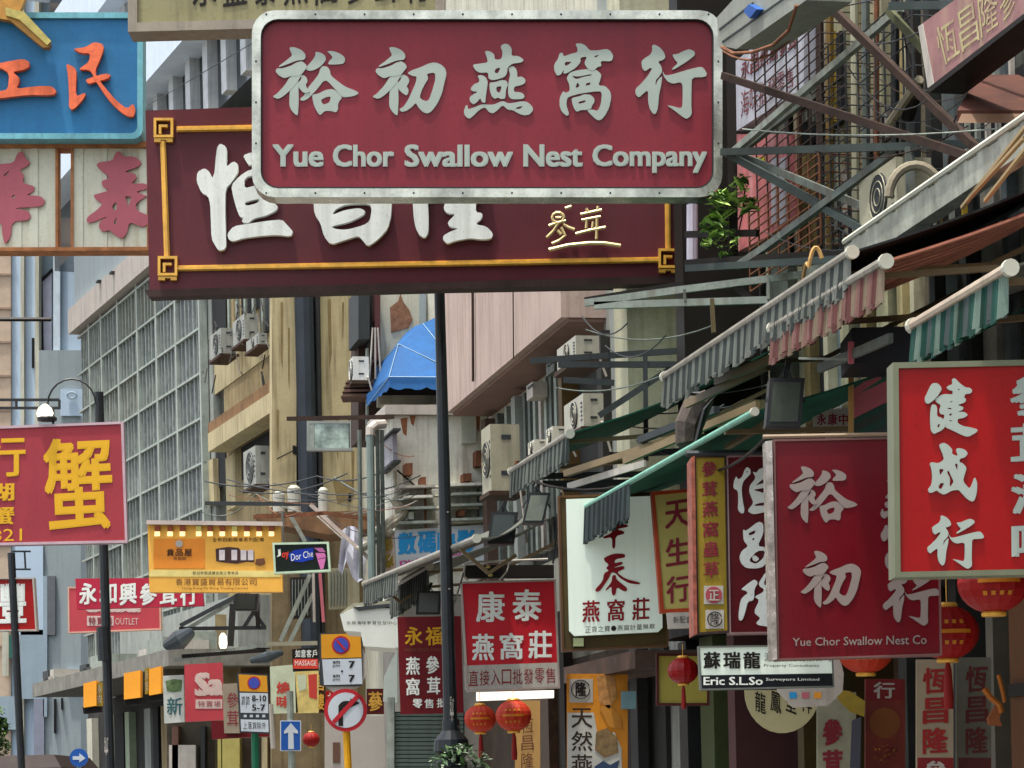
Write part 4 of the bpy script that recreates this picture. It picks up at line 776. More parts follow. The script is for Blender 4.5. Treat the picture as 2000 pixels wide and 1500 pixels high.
def awning(label, a, b, o, rod, can, val, hv, rise=.8, rr_=.05, ribs=0, depth=None, a2=None, vsub=None):
    """rod between pixel points a (far end) and b (near end) at distance o from the wall; canopy climbs back to the wall, pleated valance hangs"""
    f = FA; A = FA.hit(a[0], a[1], o); B = FA.hit(b[0], b[1], o)
    z = (A.z+B.z)/2
    t = thing('awning', (A+B)/2, label, 'awning', 'striped and plain awnings over the shops')
    MB().tube([A, B], rr_, 10).build('rod', rod, t)
    d = (B-A).normalized()
    for P_, sg in ((A, -1), (B, 1)): MB().tube([P_+d*sg*.001, P_+d*sg*.03], rr_*1.3, 12).build('rod_cap', M('cap_white', '#b8b8a8', .5), t)
    dep = depth or o-.12
    up_ = FA.n*dep+V((0, 0, rise*dep/1.88))
    mb = MB(); n = max(2, int((B-A).length/.1)) if ribs else 12
    lo = V((0, 0, rr_*.3))
    for i in range(n):
        p0 = A+(B-A)*i/n; p1 = A+(B-A)*(i+1)/n; k = .012*(i % 2) if ribs else 0; e = V((0, 0, k))
        m_ = 8
        for j in range(m_):
            u0, u1 = j/m_, (j+1)/m_; sag = lambda u: V((0, 0, -.07*sin(pi*u)))
            mb.hexa([p0+lo+e+up_*u0+sag(u0), p1+lo+e+up_*u0+sag(u0), p1+lo+e+up_*u1+sag(u1), p0+lo+e+up_*u1+sag(u1)][::-1], [q+V((0, 0, -.012)) for q in [p0+lo+e+up_*u0+sag(u0), p1+lo+e+up_*u0+sag(u0), p1+lo+e+up_*u1+sag(u1), p0+lo+e+up_*u1+sag(u1)]][::-1], (i % 2)*ribs)
    mb.build('canopy', [can, M('rib_shade', '#5c2c22', .75)], t)
    for q in (.12, .88):
        P_ = A+(B-A)*q; mid = P_+up_*.5+V((0, 0, -.35)); MB().bar(P_+V((0, 0, -rr_)), mid, .03, m=0).build('folding_arm', M('arm_tan', '#7a6a50', .5), t); MB().bar(mid, P_+up_+V((0, 0, -.3)), .03).build('folding_arm', M('arm_tan', ''), t)
    mats = pe[val]; mb = MB(); s_ = 0; L_ = (B-A).length; q0, q1 = vsub or (0, 1)
    x_ = q0*L_
    i = 0; prev = None
    while x_ < q1*L_-.01:
        w_ = random.uniform(.012, .034); x2 = min(q1*L_, x_+w_); off = random.uniform(.0, .012)
        P0 = A+d*x_; P1 = A+d*x2; h0 = hv*random.uniform(.82, 1.08); out = -FA.n
        top0 = P0+V((0, 0, -rr_*.8)); top1 = P1+V((0, 0, -rr_*.8))
        mid0 = top0+(top1-top0)*.5+out*.02
        mb.face([top0, mid0, mid0+V((0, 0, -h0))+out*(off+.01), top0+V((0, 0, -h0*.96))+out*off], (i//3) % len(mats))
        mb.face([mid0, top1, top1+V((0, 0, -h0*random.uniform(.86, .97)))+out*off, mid0+V((0, 0, -h0))+out*(off+.01)], (i//3) % len(mats))
        x_ = x2; i += 1
    mb.build('valance', mats, t)
    return t
awning('long awning with pale rod, grey valance and dark canvas below the plant', (1300, 735), (1662, 494), 2.0, rodm, fab['dark'], 'grey', .2, rr_=.028)
awning('awning with faded pink and cream valance and red brown ribbed canvas', (1512, 640), (1728, 512), 2.0, rodm, fab['ribbed'], 'pink', .19, ribs=1, rr_=.03)
awning('nearest awning with teal and green frayed valance, above the bright red sign', (1786, 635), (1970, 525), 2.0, M('cream_rod', '#b0a08c', .4, .3, streak=.3), fab['grey'], 'teal', .19, rr_=.03)
awning('dark green canvas awning with grey ragged valance, left of the mint awning', (1000, 920), (1112, 848), 2.0, rodm, fab['green'], 'grey', .2, rr_=.028)
awning('awning with shiny mint green rod over the white and mustard signs', (1100, 1015), (1472, 805), 2.0, rodm2, fab['green'], 'dim', .26, rise=.72, rr_=.02, vsub=(.0, .42))
awning('small far awning with grey rod and cream valance above the flat white canopy', (765, 1150), (838, 1106), 1.9, rodm, fab['grey'], 'grey', .3, rr_=.035)
awning('far thin awning rod with grey flap left of the lamp post', (714, 1140), (930, 1052), 2.3, rodm, fab['grey'], 'grey', .22, rr_=.03, depth=.5, vsub=(0, .35))
# pelmet / gutter running above the awnings
t = thing('roof_gutter', FA.hit(1800, 400, 1.5), 'pale rusted gutter strip climbing to the right above the awnings', 'gutter')
G0 = FA.hit(1650, 530, 1.2); G1 = FA.hit(2060, 258, 1.2)
mb = MB(); n = 22
for i in range(n):
    p0 = G0+(G1-G0)*i/n; p1 = G0+(G1-G0)*(i+1)/n; mb.hexa([p0, p1, p1+V((0, 0, .15+.02*(i % 2))), p0+V((0, 0, .15+.02*(i % 2)))], [q+FA.n*.1 for q in [p0, p1, p1+V((0, 0, .15)), p0+V((0, 0, .15))]])
mb.build('fascia', M('gutter_grey', '#8c8e82', .7, var=.3, streak=.4, sc_=6), t)
MB().tube([G0+V((0, 0, .18)), G1+V((0, 0, .18))], .018, 6).build('rim', M('cap_white', ''), t)
for a_, b_ in (((2010, 240), (1880, 405)), ((2005, 290), (1925, 392)), ((2000, 270), (1895, 385))): MB().tube([FA.hit(*a_, 1.35), FA.hit(*b_, 1.35)], .014, 5).build('tape', M('tape_tan', '#94805c', .6), t)
# blue scalloped dome awning
t = thing('dome_awning', W(800, 790, 32), 'bright blue dome awning with pale seams, left of the lamp post', 'awning')
bl = M('blue_canvas', '#26568a', .8, var=.16, sc_=2, streak=.4, stain='#1c4878')
R_ = W(906, 742, 34.90); PA = W(896, 598, 34.90); PB = W(826, 632, 34.00); PC = W(778, 672, 33.50); PD = W(760, 736, 33.10); PE = W(716, 794, 33.90); PF = W(736, 718, 34.50); PH = W(722, 772, 34.30); PG = W(906, 737, 32.90); PJ = W(800, 640, 34.90)
R2 = W(906, 733, 33.1)
for q in ([R2, PB, PA], [R2, PC, PB], [PG, PD, PC], [PC, PD, PE, PF], [PB, PC, PF, PJ]):
    mb = MB(); nrm = (q[1]-q[0]).cross(q[2]-q[0]).normalized()
    if nrm.y > 0: q = q[::-1]; nrm = -nrm
    mb.hexa(q, [v-nrm*.012 for v in q]); mb.build('canvas_panel', bl, t)
for q in ((PB, R2), (PC, R2), (PD, PG), (PD, PC), (PC, PF), (PE, PD)): MB().tube([v+V((0, -.015, .0)) for v in q], .005, 5).build('seam', M('seam_white', '#8ca8bc', .6), t)
mb = MB(); n = 14
def sc_v(A_, B_):
    for i in range(n):
        p0 = A_+(B_-A_)*i/n; p1 = A_+(B_-A_)*(i+1)/n; h0 = .13+.04*abs(sin(i*pi/3.5)); h1 = .13+.04*abs(sin((i+1)*pi/3.5)); mb.face([p0+V((0, 0, -h0)), p1+V((0, 0, -h1)), p1, p0])
sc_v(PD+V((0, -.005, 0)), PG+V((0, -.005, 0))); sc_v(PE+V((0, 0, .16)), PD+V((0, -.005, 0))); mb.build('scalloped_valance', bl, t)
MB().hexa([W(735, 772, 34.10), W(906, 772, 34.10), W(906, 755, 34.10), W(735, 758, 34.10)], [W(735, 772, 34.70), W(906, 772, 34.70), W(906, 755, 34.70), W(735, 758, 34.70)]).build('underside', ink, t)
MB().hexa([W(770, 806, 33.40), W(906, 808, 33.40), W(906, 790, 33.40), W(776, 790, 33.40)], [q+V((0, 1.2, 0)) for q in [W(770, 806, 33.40), W(906, 808, 33.40), W(906, 790, 33.40), W(776, 790, 33.40)]]).build('white_shelf', dullwhite, t)
# ================================================================ STEEL FRAMES
t = thing('sign_gantry', W(1700, 500, 19), 'grey green steel gantry with rusty brown struts holding the silver cased sign, upper right', 'steel frame')
gd = lambda x, d: 18.9-(x-1412)/588*3.9+(d-19.2)*.5
def beam(a_, b_, w_, d=19.2, m=greyg, par=None, nm='beam', d2=None):
    e0, e1 = (d, d) if par else (gd(a_[0], d), gd(b_[0], d))
    MB().bar(W(*a_, e0), W(*b_, e1), w_*d/F, .05, up=V((0, 1, 0)) if False else V((0, 0, 1))).build(nm, m, par or t)
for a_, b_, w_, m, dd in (((1595, -12), (1928, 310), 11, brown, 18.9), ((1412, 148), (1925, 316), 9, brown, 18.7), ((1434, 296), (1760, 15), 11, palesteel, 19.3), ((1436, 304), (1580, 190), 10, greyg, 19.6), ((1412, 297), (1800, 285), 12, M('dark_green_steel', '#2e3a36', .6, .1, var=.3), 19.1),
                          ((1800, 285), (1995, 276), 10, M('dark_green_steel', ''), 19.1), ((1776, 288), (1779, 442), 14, greyg, 19.0), ((1422, 300), (1722, 468), 12, M('dark_green_steel', ''), 19.3), ((1445, 303), (1745, 428), 7, greyg, 19.5), ((1742, 300), (1500, 480), 11, greyg, 19.2),
                          ((1500, 480), (1440, 520), 11, greyg, 19.2), ((1427, 90), (1433, 515), 17, ink, 19.6), ((1340, 514), (1650, 494), 9, ink, 19.3), ((1340, 524), (1640, 506), 5, M('dark_green_steel', ''), 19.2), ((1340, 458), (1480, 455), 7, ink, 19.6),
                          ((1740, 12), (2020, 6), 10, M('dark_green_steel', ''), 18.6), ((1735, 20), (1860, 160), 8, M('olive_steel', '#4a4c34', .6, var=.3), 18.8)):
    beam(a_, b_, w_, dd, m)
for x_, g_ in ((1928, 15.3), (1862, 15.7)): MB().plate(FP(g_), [(x_-10, 318), (x_+12, 318), (x_+6, 302), (x_-8, 302)], (), 0, -.05).build('gusset', brown, t)
t = thing('bracket_arm', W(1400, 590, 18), 'tapered grey steel lattice arm pointing left under the maroon sign', 'steel frame')
for a_, b_, w_, m in (((1142, 592), (1330, 566), 9, palesteel), ((1330, 566), (1660, 525), 8, palesteel), ((1160, 597), (1500, 586), 9, palesteel), ((1142, 588), (1335, 556), 5, ink), ((1336, 566), (1338, 590), 5, greyg), ((1500, 545), (1500, 585), 5, palesteel), ((1430, 552), (1470, 588), 4, ink), ((1390, 584), (1394, 650), 8, M('rusty_chain', '#5a4e34', .7)), ((1640, 500), (1560, 540), 5, palesteel)):
    beam(a_, b_, w_, 18.3, m, t)
t = thing('pipe_frame', W(1200, 700, 21), 'dark pipe frame crossing in front of the cream column', 'steel frame')
for a_, b_, w_ in (((1035, 705), (1330, 685), 6), ((1090, 712), (1330, 712), 8), ((1260, 690), (1262, 900), 9), ((1170, 812), (1310, 720), 5), ((1100, 742), (1200, 748), 6), ((1050, 930), (1320, 925), 4), ((1060, 945), (1350, 940), 5), ((1190, 890), (1350, 880), 8), ((1100, 955), (1190, 955), 3)):
    beam(a_, b_, w_, 21.4, darkgrey, t)
t = thing('pipe_frame', W(590, 1200, 33), 'pale slanting steel struts behind the screen sign with script', 'steel frame')
for a_, b_, w_, m in (((548, 1252), (606, 1122), 8, palesteel), ((566, 1254), (612, 1160), 6, palesteel), ((612, 1120), (614, 1215), 5, dullwhite), ((522, 1258), (620, 1256), 9, M('pale_beam', '#8c8a76', .6)), ((625, 1120), (632, 1215), 6, pink), ((606, 985), (722, 1092), 4, M('pale_rail', '')), ((568, 1008), (596, 1058), 4, palesteel), ((495, 1010), (640, 1002), 4, rust), ((400, 983), (620, 985), 3, darkgrey), ((552, 1002), (552, 1060), 5, greyg), ((560, 818), (770, 814), 6, brown), ((640, 1003), (735, 1015), 4, rust)):
    beam(a_, b_, w_, 32, m, t)
t = thing('pipe_frame', W(440, 1200, 34), 'dark truss of thin bars with hanging lamp below the orange billboard', 'steel frame')
for a_, b_, w_, m in (((352, 1222), (470, 1160), 7, darkgrey), ((360, 1232), (460, 1172), 4, palesteel), ((350, 1228), (520, 1226), 5, black), ((340, 1290), (500, 1262), 4, palesteel), ((355, 1282), (520, 1270), 5, ink), ((476, 1226), (505, 1180), 4, black), ((485, 1180), (518, 1226), 4, black), ((455, 1180), (450, 1262), 12, darkw), ((502, 1160), (504, 1225), 8, ink)):
    beam(a_, b_, w_, 34, m, t)
MB().lathe(W(436, 1266, 34), [(.04, 0), (.055, .05), (.05, .15), (.02, .2)], 12).build('lit_bulb', lamp, t)
# ================================================================ LAMP POSTS
bpost = M('black_post', '#1c2024', .45, .3, var=.25, sc_=9)
t = thing('lamp_post', W(888, 1560, 22.6), 'tall black street post rising in front of the dark red vertical sign', 'lamp post')
x0_ = W(856, 480, 22.6); x1_ = W(880, 1420, 22.6)
MB().tube([x0_, x1_], [.045, .062], 12).build('post', bpost, t)
MB().lathe(W(884, 1560, 22.6)-V((0, 0, 1.6)), [(.2, 0), (.2, .3), (.12, .6), (.12, 1.6), (.1, 1.75), (.14, 1.8), (.14, 1.92), (.09, 1.96), (.16, 2.02), (.15, 2.12), (.08, 2.2), (.075, 2.3)], 16).build('pedestal', bpost, t)
MB().lathe(W(884, 1424, 22.6), [(.068, 0), (.068, .03)], 14).build('collar', silver, t)
for x_, y_ in ((873, 1000), (876, 1150), (879, 1362)): MB().bar(W(x_, y_, 22.52), W(x_+3, y_, 22.52), .01).build('bolt', dullwhite, t)
line(FP(22.53), 'NESBITT', rq(879, 1364, 886, 1410), dullwhite, t, .0, vert=True, one=True)
MB().tube([W(560, 574, 22.5), W(1345, 560, 22.5)], .02, 8).build('cross_pipe', ink, t)
MB().tube([W(296, 576, 22.5), W(560, 574, 22.5)], .02, 8).build('cross_pipe', ink, t)
def foliage(name, c, rx, rz, n, sz, mats, par, flat=.7):
    mb = MB()
    for k in range(n):
        a_ = random.uniform(0, 2*pi); q = random.random()**.5; h_ = random.uniform(-1, 1); rr_ = (1-h_*h_)**.5*q
        p0 = c+V((rx*rr_*cos(a_), rx*rr_*sin(a_)*flat, rz*h_)); u = V((random.uniform(-1, 1), random.uniform(-1, 1), random.uniform(-.6, .6))).normalized(); w = u.cross(V((random.uniform(-.4, .4), random.uniform(-.4, .4), 1))).normalized()
        s_ = sz*random.uniform(.4, 1.6); mb.face([p0-u*s_, p0+w*s_*.42+V((0, 0, s_*.1)), p0+u*s_, p0-w*s_*.42+V((0, 0, s_*.1))], random.randrange(len(mats)))
    return tag(mb.build(name, mats, par), kind='stuff')
lf = [M('leaf_mid', (.16, .28, .06), .6), M('leaf_bright', (.34, .5, .12), .6), M('leaf_dark', (.05, .1, .03), .6)]; lfp = [M('leaf_pale', (.35, .42, .3), .6), M('leaf_dark', ''), M('leaf_deep', (.05, .1, .04), .6)]
t = thing('hanging_planter', W(890, 1530, 22.4), 'leafy planter round the foot of the black street post', 'planter')
MB().lathe(W(893, 1545, 22.4), [(.16, 0), (.26, .12), (.28, .2)], 14).build('basket', darkgrey, t); foliage('foliage', W(900, 1500, 22.3), .3, .2, 420, .035, lfp, t)
t = thing('wild_plant', W(1430, 460, 18.9), 'bright green wild shrub sprouting from the steel gantry beside the silver cased sign', 'plant')
for q in ([(1432, 500), (1425, 440), (1410, 400)], [(1432, 500), (1400, 430), (1390, 400)], [(1432, 500), (1450, 420), (1455, 370)], [(1432, 480), (1420, 470), (1376, 486)], [(1440, 430), (1460, 405), (1474, 398)], [(1410, 450), (1396, 444), (1380, 430)]): MB().tube([W(x, y, 18.9) for x, y in q], .006, 5).build('stem', brown, t)
for x_, y_, r_, n_ in ((1412, 400, .12, 110), (1440, 375, .1, 90), (1395, 440, .09, 80), (1420, 475, .12, 100), (1462, 400, .07, 50), (1445, 350, .05, 30), (1380, 480, .05, 25)): foliage('foliage', W(x_, y_, 18.85), r_, r_*.8, int(n_*.7), random.choice((.03, .045, .055)), [lf[0], lf[1], lf[1], lf[2]], t)
for lab, (xa, ya), (xb, yb), r_, d_ in (('dark street post behind the yellow lettered sign at the left', (193, 766), (216, 1520), .05, 27), ('thin dark post at the far left edge beside the small red sign', (22, 1080), (43, 1520), .045, 30)):
    t = thing('lamp_post', W(xb, 1560, d_)-V((0, 0, 1.4)), lab, 'lamp post'); MB().tube([W(xa, ya, d_), W(xb, yb, d_), W(xb+2, 1560, d_)-V((0, 0, 1.5))], r_, 10).build('post', bpost, t)
    if d_ == 27:
        MB().tube([W(202, 1225, d_), W(205, 1290, d_)], .075, 10).build('sleeve', bpost, t); line(FP(d_-.08), 'NESBIT', rq(204, 1440, 211, 1475), dullwhite, t, 0, vert=True, one=True)
    else:
        for y_ in (1077, 1112): MB().bar(W(24, y_, d_), W(60, y_, d_), .02).build('arm', bpost, t)
        MB().bar(W(48, 1077, d_), W(50, 1112, d_), .02).build('strut', bpost, t)
for x_, y_ in ((162, 1320), (270, 1295)): pass
# ================================================================ TRAFFIC SIGNS
p = FP(30)
t = thing('traffic_sign', p.at(680, 1560), 'round no right turn sign on a yellow pole', 'traffic sign')
def disc(pl, x, y, r, of, ob, m, par, nm='disc', n=28): MB().plate(pl, [(x+r*cos(2*pi*k/n), y+r*sin(2*pi*k/n)) for k in range(n)], (), of, ob).build(nm, m, par)
disc(p, 675, 1387, 42, 0, -.02, tred, t, 'rim'); disc(p, 675, 1387, 34.5, .004, .001, tgrey, t, 'face')
MB().plate(p, pp('661,1418 661,1378 666,1372 672,1369 684,1369 684,1364 703,1373 684,1382 684,1379 675,1379 670,1383 670,1418'), (), .008, .005).build('arrow', ink, t)
MB().plate(p, pp('648,1408 698,1354 704,1360 654,1414'), (), .012, .009).build('slash', tred, t)
MB().tube([p.at(676, 1420, -.06), p.at(682, 1540, -.06), p.at(682, 1560, -.06)-V((0, 0, 1.55))], .045, 10).build('pole', M('yellow_pole', '#c89018', .45, var=.1), t)
p = FP(31)
t = thing('traffic_sign', p.at(668, 1345), 'orange and white no stopping plate with blue disc above the round sign', 'traffic sign')
oc = pp('630,1262 705,1258 718,1290 716,1320 700,1343 650,1352 628,1335 622,1300'); MB().plate(p, oc, (), -.02, -.05).build('octagonal_back', dullwhite, t)
MB().plate(p, rr(624, 1236, 708, 1340, 5), (), 0, -.015).build('plate', darkgrey, t)
MB().plate(p, [(627, 1239), (704, 1237), (706, 1284), (628, 1286)], (), .004, .001).build('orange_field', tyel, t)
disc(p, 666, 1260, 18, .006, .0045, tred, t); disc(p, 666, 1260, 14.5, .01, .0075, M('sign_violet', '#3c48a0', .4), t); MB().plate(p, pp('656,1252 659,1249 676,1268 673,1271'), (), .014, .011).build('slash', tred, t)
MB().plate(p, [(629, 1288), (706, 1286), (708, 1336), (633, 1338)], (), .004, .001).build('white_field', tgrey, t)
for y_ in (1291, 1318):
    words(p, '7', rq(681, y_, 693, y_+14), ink, t, .03, .007); words(p, 'am', rq(650, y_, 664, y_+5), ink, t, .02, .007); words(p, 'pm', rq(650, y_+8, 664, y_+13), ink, t, .0, .007)
disc(p, 668, 1311, 2.2, .007, .0045, ink, t, 'dot', 10)
p = FP(32)
t = thing('traffic_sign', p.at(497, 1500), 'smaller orange and white no stopping plates with time lines, left of the blue arrow', 'traffic sign')
MB().plate(p, [(462, 1314), (523, 1317), (527, 1434), (468, 1430)], (), 0, -.02).build('plate', darkgrey, t)
MB().plate(p, [(466, 1317), (521, 1320), (523, 1352), (468, 1350)], (), .004, .001).build('orange_field', tyel, t); disc(p, 496, 1334, 13, .006, .0045, tred, t); disc(p, 496, 1334, 10.5, .01, .0075, M('sign_violet', ''), t)
MB().plate(p, [(468, 1353), (523, 1354), (524, 1393), (470, 1392)], (), .004, .001).build('white_field', tgrey, t); MB().plate(p, [(470, 1405), (524, 1406), (525, 1430), (471, 1428)], (), .004, .001).build('white_field', tgrey, t)
words(p, '8-10', rq(492, 1358, 520, 1370), ink, t, .02, .007); words(p, '5-7', rq(492, 1376, 518, 1388), ink, t, .02, .007); words(p, 'am pm', rq(472, 1360, 487, 1385), ink, t, 0, .007)
line(p, '上落貨除外', rq(474, 1410, 520, 1424), ink, t, 0, one=True, off=.007); words(p, '- - - -', rq(476, 1396, 518, 1401), tgrey, t, .02)
MB().tube([p.at(498, 1432, -.05), p.at(500, 1560, -.05)-V((0, 0, 1.5))], .05, 8).build('pole', M('green_pole', '#14543a', .5), t)
p = FP(33)
t = thing('traffic_sign', p.at(568, 1560), 'blue rectangular sign with white upward arrow on a grey pole', 'traffic sign')
MB().plate(p, rr(547, 1407, 588, 1467, 2), (), 0, -.02).build('rim', tgrey, t); MB().plate(p, rq(549, 1409, 586, 1465), (), .004, .001).build('face', navy, t)
MB().plate(p, pp('568,1412 582,1428 582,1433 573,1431 574,1463 563,1463 563,1431 555,1433 555,1428'), (), .008, .005).build('arrow', tgrey, t)
MB().tube([p.at(566, 1350, -.06), p.at(572, 1560, -.06)-V((0, 0, 1.5))], .045, 8).build('pole', palesteel, t); MB().tube([p.at(528, 1375, -.1), p.at(534, 1462, -.1)], .035, 8).build('side_pole', dullwhite, t)
p = FP(36)
t = thing('traffic_sign', p.at(152, 1560), 'round blue sign with white arrow pointing right, bottom left', 'traffic sign')
disc(p, 154, 1480, 18, 0, -.02, navy, t, 'face'); MB().plate(p, pp('142,1477 155,1477 155,1471 167,1481 155,1489 155,1484 142,1484'), (), .005, .001).build('arrow', tgrey, t); MB().tube([p.at(154, 1490, -.06), p.at(156, 1560, -.06)-V((0, 0, 1.5))], .03, 8).build('pole', palesteel, t)
# ================================================================ LANTERNS
def lantern(x, y, r, d, m, label, tassel=True, print_=True):
    c = W(x, y, d); R = r*d/F; t = thing('lantern', c-V((0, 0, R)), label, 'lantern', 'red paper lanterns')
    mb = MB(); N = 28; prof = [(-pi/2+pi*k/12) for k in range(1, 12)]
    Rg = [[c+V((cos(2*pi*k/N)*R*cos(g)*(1.0 if k % 2 else .965), sin(2*pi*k/N)*R*cos(g)*(1.0 if k % 2 else .965), sin(g)*R*.86)) for k in range(N)] for g in prof]
    for A_, B_ in zip(Rg, Rg[1:]):
        for k in range(N): mb.face([A_[k], A_[(k+1) % N], B_[(k+1) % N], B_[k]], 0, True)
    mb.face(Rg[0][::-1]); mb.face(Rg[-1]); pb = mb.build('paper_body', m, t)
    for s_ in (-1, 1): MB().lathe(c+V((0, 0, s_*R*.86-(R*.07 if s_ > 0 else R*.08))), [(R*.34, 0), (R*.36, R*.08), (R*.3, R*.16)], 16).build('gold_cap', gold, t)
    MB().tube([c+V((0, 0, R*.9)), c+V((0, 0, R*1.7))], R*.02, 5).build('hanging_cord', gold, t)
    if print_:
        pl = FP(d-R*.9, 0, x)
        for k, w_ in ((-.35, .5), (0, .62), (.3, .5)):
            mb = MB(); a0 = -w_
            for j in range(8):
                g0, g1 = a0+2*w_*j/8, a0+2*w_*(j+1)/8; h0, h1 = k*R-R*.06, k*R+R*.06; f_ = lambda g, h: c+V((sin(g)*R*1.01*(1-(h/R)**2*1.25)**.5, -cos(g)*R*1.01*(1-(h/R)**2*1.25)**.5, h))
                if j % 2 == 0 or k == 0: mb.face([f_(g0, h0), f_(g1, h0), f_(g1, h1), f_(g0, h1)])
            mb.build('gold_print', M('gold_print', '#b4701c', .5), pb)
    if tassel:
        MB().lathe(c+V((0, 0, -R*2.4)), [(R*.14, 0), (R*.16, R*.3), (R*.12, R*1.2), (R*.05, R*1.5)], 12).build('tassel', M('tassel', '#7a1812', .7), t)
    return t
lantern(938, 1404, 32, 24.5, lor, 'left one of the touching pair of orange red lanterns below the square red sign')
lantern(1003, 1398, 36, 24, lor, 'right one of the touching pair of orange red lanterns below the square red sign')
lantern(608, 1444, 17, 34, lred, 'small dark red lantern beside the blue arrow sign', False, False)
lantern(1334, 1310, 31, 18, M('lantern_deep', '#7c0a0c', .4), 'deep red lantern with long tassel in front of the yellow poster', True, False)
lantern(1690, 1268, 56, 15.5, lor, 'orange lantern mostly hidden under the wide crimson sign', False)
lantern(1850, 1236, 62, 14.2, lred, 'large red lantern between crimson sign and shop wall')
lantern(1940, 1138, 70, 12.6, lred, 'largest red lantern, directly under the bright red sign', False)
# ================================================================ BANNERS
def banner(x0, y0, x1, y1, d, m, label, chars='', cm=inkred, cq=None, bold=.02):
    p = FP(d); s = board('banner', label, p, rq(x0, y0, x1, y1), .03, m, None, cat='banner')
    if chars: line(p, chars, cq or rq(x0+6, y0+6, x1-6, y1-6), cm, s, bold, vert=True, lean=.05)
    return p, s
p, s = banner(1107, 1316, 1226, 1600, 23.5, M('orange_banner', '#c47e20', .5, var=.15, sc_=4), 'orange and white banner with dark characters and nest picture')
MB().plate(p, pp('1108,1392 1160,1392 1168,1440 1200,1430 1214,1462 1216,1600 1108,1600'), (), .004, .001).build('white_print', M('banner_white', '#b0aea4', .5), s)
MB().plate(p, rq(1112, 1326, 1158, 1372), (), .004, .001).build('emblem_field', dullwhite, s); mb = MB(); mb.tube([p.at(1134+18*cos(a_*pi/9), 1346+18*sin(a_*pi/9), .008) for a_ in range(18)], .004, 4); text(mb, p, '隆', rq(1124, 1332, 1145, 1360), .03, .008); mb.build('emblem', ink, s)
line(p, '天然燕窩', rq(1116, 1380, 1157, 1560), brown, s, .01, vert=True)
for q_, m_ in (('1165,1320 1200,1318 1205,1360 1190,1385 1170,1370', M('nest_tan', '#a87844', .7, var=.4, sc_=14)), ('1164,1430 1185,1422 1205,1440 1208,1470 1180,1480 1162,1465', M('nest_brown', '#766040', .7, var=.4, sc_=14)), ('1170,1380 1190,1376 1212,1400 1216,1424 1190,1420', M('nest_amber', '#b4782c', .6)), ('1160,1498 1178,1486 1192,1494 1210,1484 1206,1500 1170,1506', M('bird_blue', '#30405c', .6))): MB().plate(p, pp(q_), (), .01, .006).build('printed_picture', m_, s)
MB().plate(p, rq(1214, 1350, 1242, 1384), (), .2, .05).build('meter_box', M('aqua_box', '#6c8c90', .5), s)
banner(1006, 1368, 1055, 1600, 25.5, tan, 'tan vertical banner with brown characters beside the lantern pair', '恆昌隆參茸', rust, rq(1018, 1400, 1042, 1570), .0)
p, s = banner(1596, 1352, 1672, 1600, 16.8, M('pale_banner', '#8c8a74', .6, var=.2, sc_=5), 'pale banner with dark red brush characters below the octagonal sign', '參茸', M('plum', ''), rq(1606, 1400, 1646, 1520), .04)
MB().plate(p, pp('1625,1345 1660,1350 1690,1370 1688,1400 1660,1390 1640,1370'), (), .006, .001).build('printed_picture', M('yellow_print', '#9c8430', .6, var=.3), s); MB().plate(p, pp('1664,1408 1682,1400 1680,1500 1660,1500'), (), .006, .001).build('printed_picture', M('slate_print', '#4c4c58', .6), s)
p, s = banner(1690, 1326, 1768, 1600, 17, M('dim_red_banner', '#6a2a20', .6, var=.25, sc_=4), 'dim red banner with a pale character and round tan picture')
MB().plate(p, rq(1692, 1328, 1764, 1368), (), .004, .001).build('red_band', M('dull_crimson', '#701a1c'), s); mb = MB(); text(mb, p, '行', rq(1706, 1332, 1748, 1364), .02, .006); mb.build('character', dullwhite, s); disc(p, 1728, 1412, 30, .006, .001, M('amber_disc', '#74421e', .6, var=.15), s, 'round_print')
foliage('print_flowers', p.at(1728, 1470, .02), .09, .06, 80, .012, [gold, red], s, .05)
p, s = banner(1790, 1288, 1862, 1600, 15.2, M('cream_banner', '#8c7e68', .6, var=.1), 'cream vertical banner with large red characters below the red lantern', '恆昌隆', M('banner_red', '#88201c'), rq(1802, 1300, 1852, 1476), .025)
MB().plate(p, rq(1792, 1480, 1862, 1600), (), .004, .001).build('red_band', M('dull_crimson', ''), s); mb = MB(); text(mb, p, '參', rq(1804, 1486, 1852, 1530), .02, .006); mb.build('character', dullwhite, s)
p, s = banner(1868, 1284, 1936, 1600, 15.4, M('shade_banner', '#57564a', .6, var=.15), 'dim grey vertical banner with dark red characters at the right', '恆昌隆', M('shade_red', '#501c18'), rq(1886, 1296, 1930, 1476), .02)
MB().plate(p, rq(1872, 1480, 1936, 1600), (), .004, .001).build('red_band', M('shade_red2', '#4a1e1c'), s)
p = FP(14.6)
t = thing('glass_ornament', p.at(1940, 1420), 'orange lit twisted ornament hanging behind glass at the right edge', 'ornament')
MB().tube([p.at(*q) for q in ((1922, 1345), (1934, 1362), (1952, 1378), (1956, 1392))], .018, 6).build('branch', M('amber_ornament', '#94561e', .4, emit=.0), t); MB().tube([p.at(*q) for q in ((1950, 1318), (1958, 1350), (1962, 1372))], .012, 6).build('branch', M('amber_ornament', ''), t)
MB().plate(p, pp('1944,1380 1960,1382 1952,1404 1958,1418 1934,1416 1930,1404'), (), .0, -.06).build('shade', M('amber_shade', '#7a4422', .6), t)
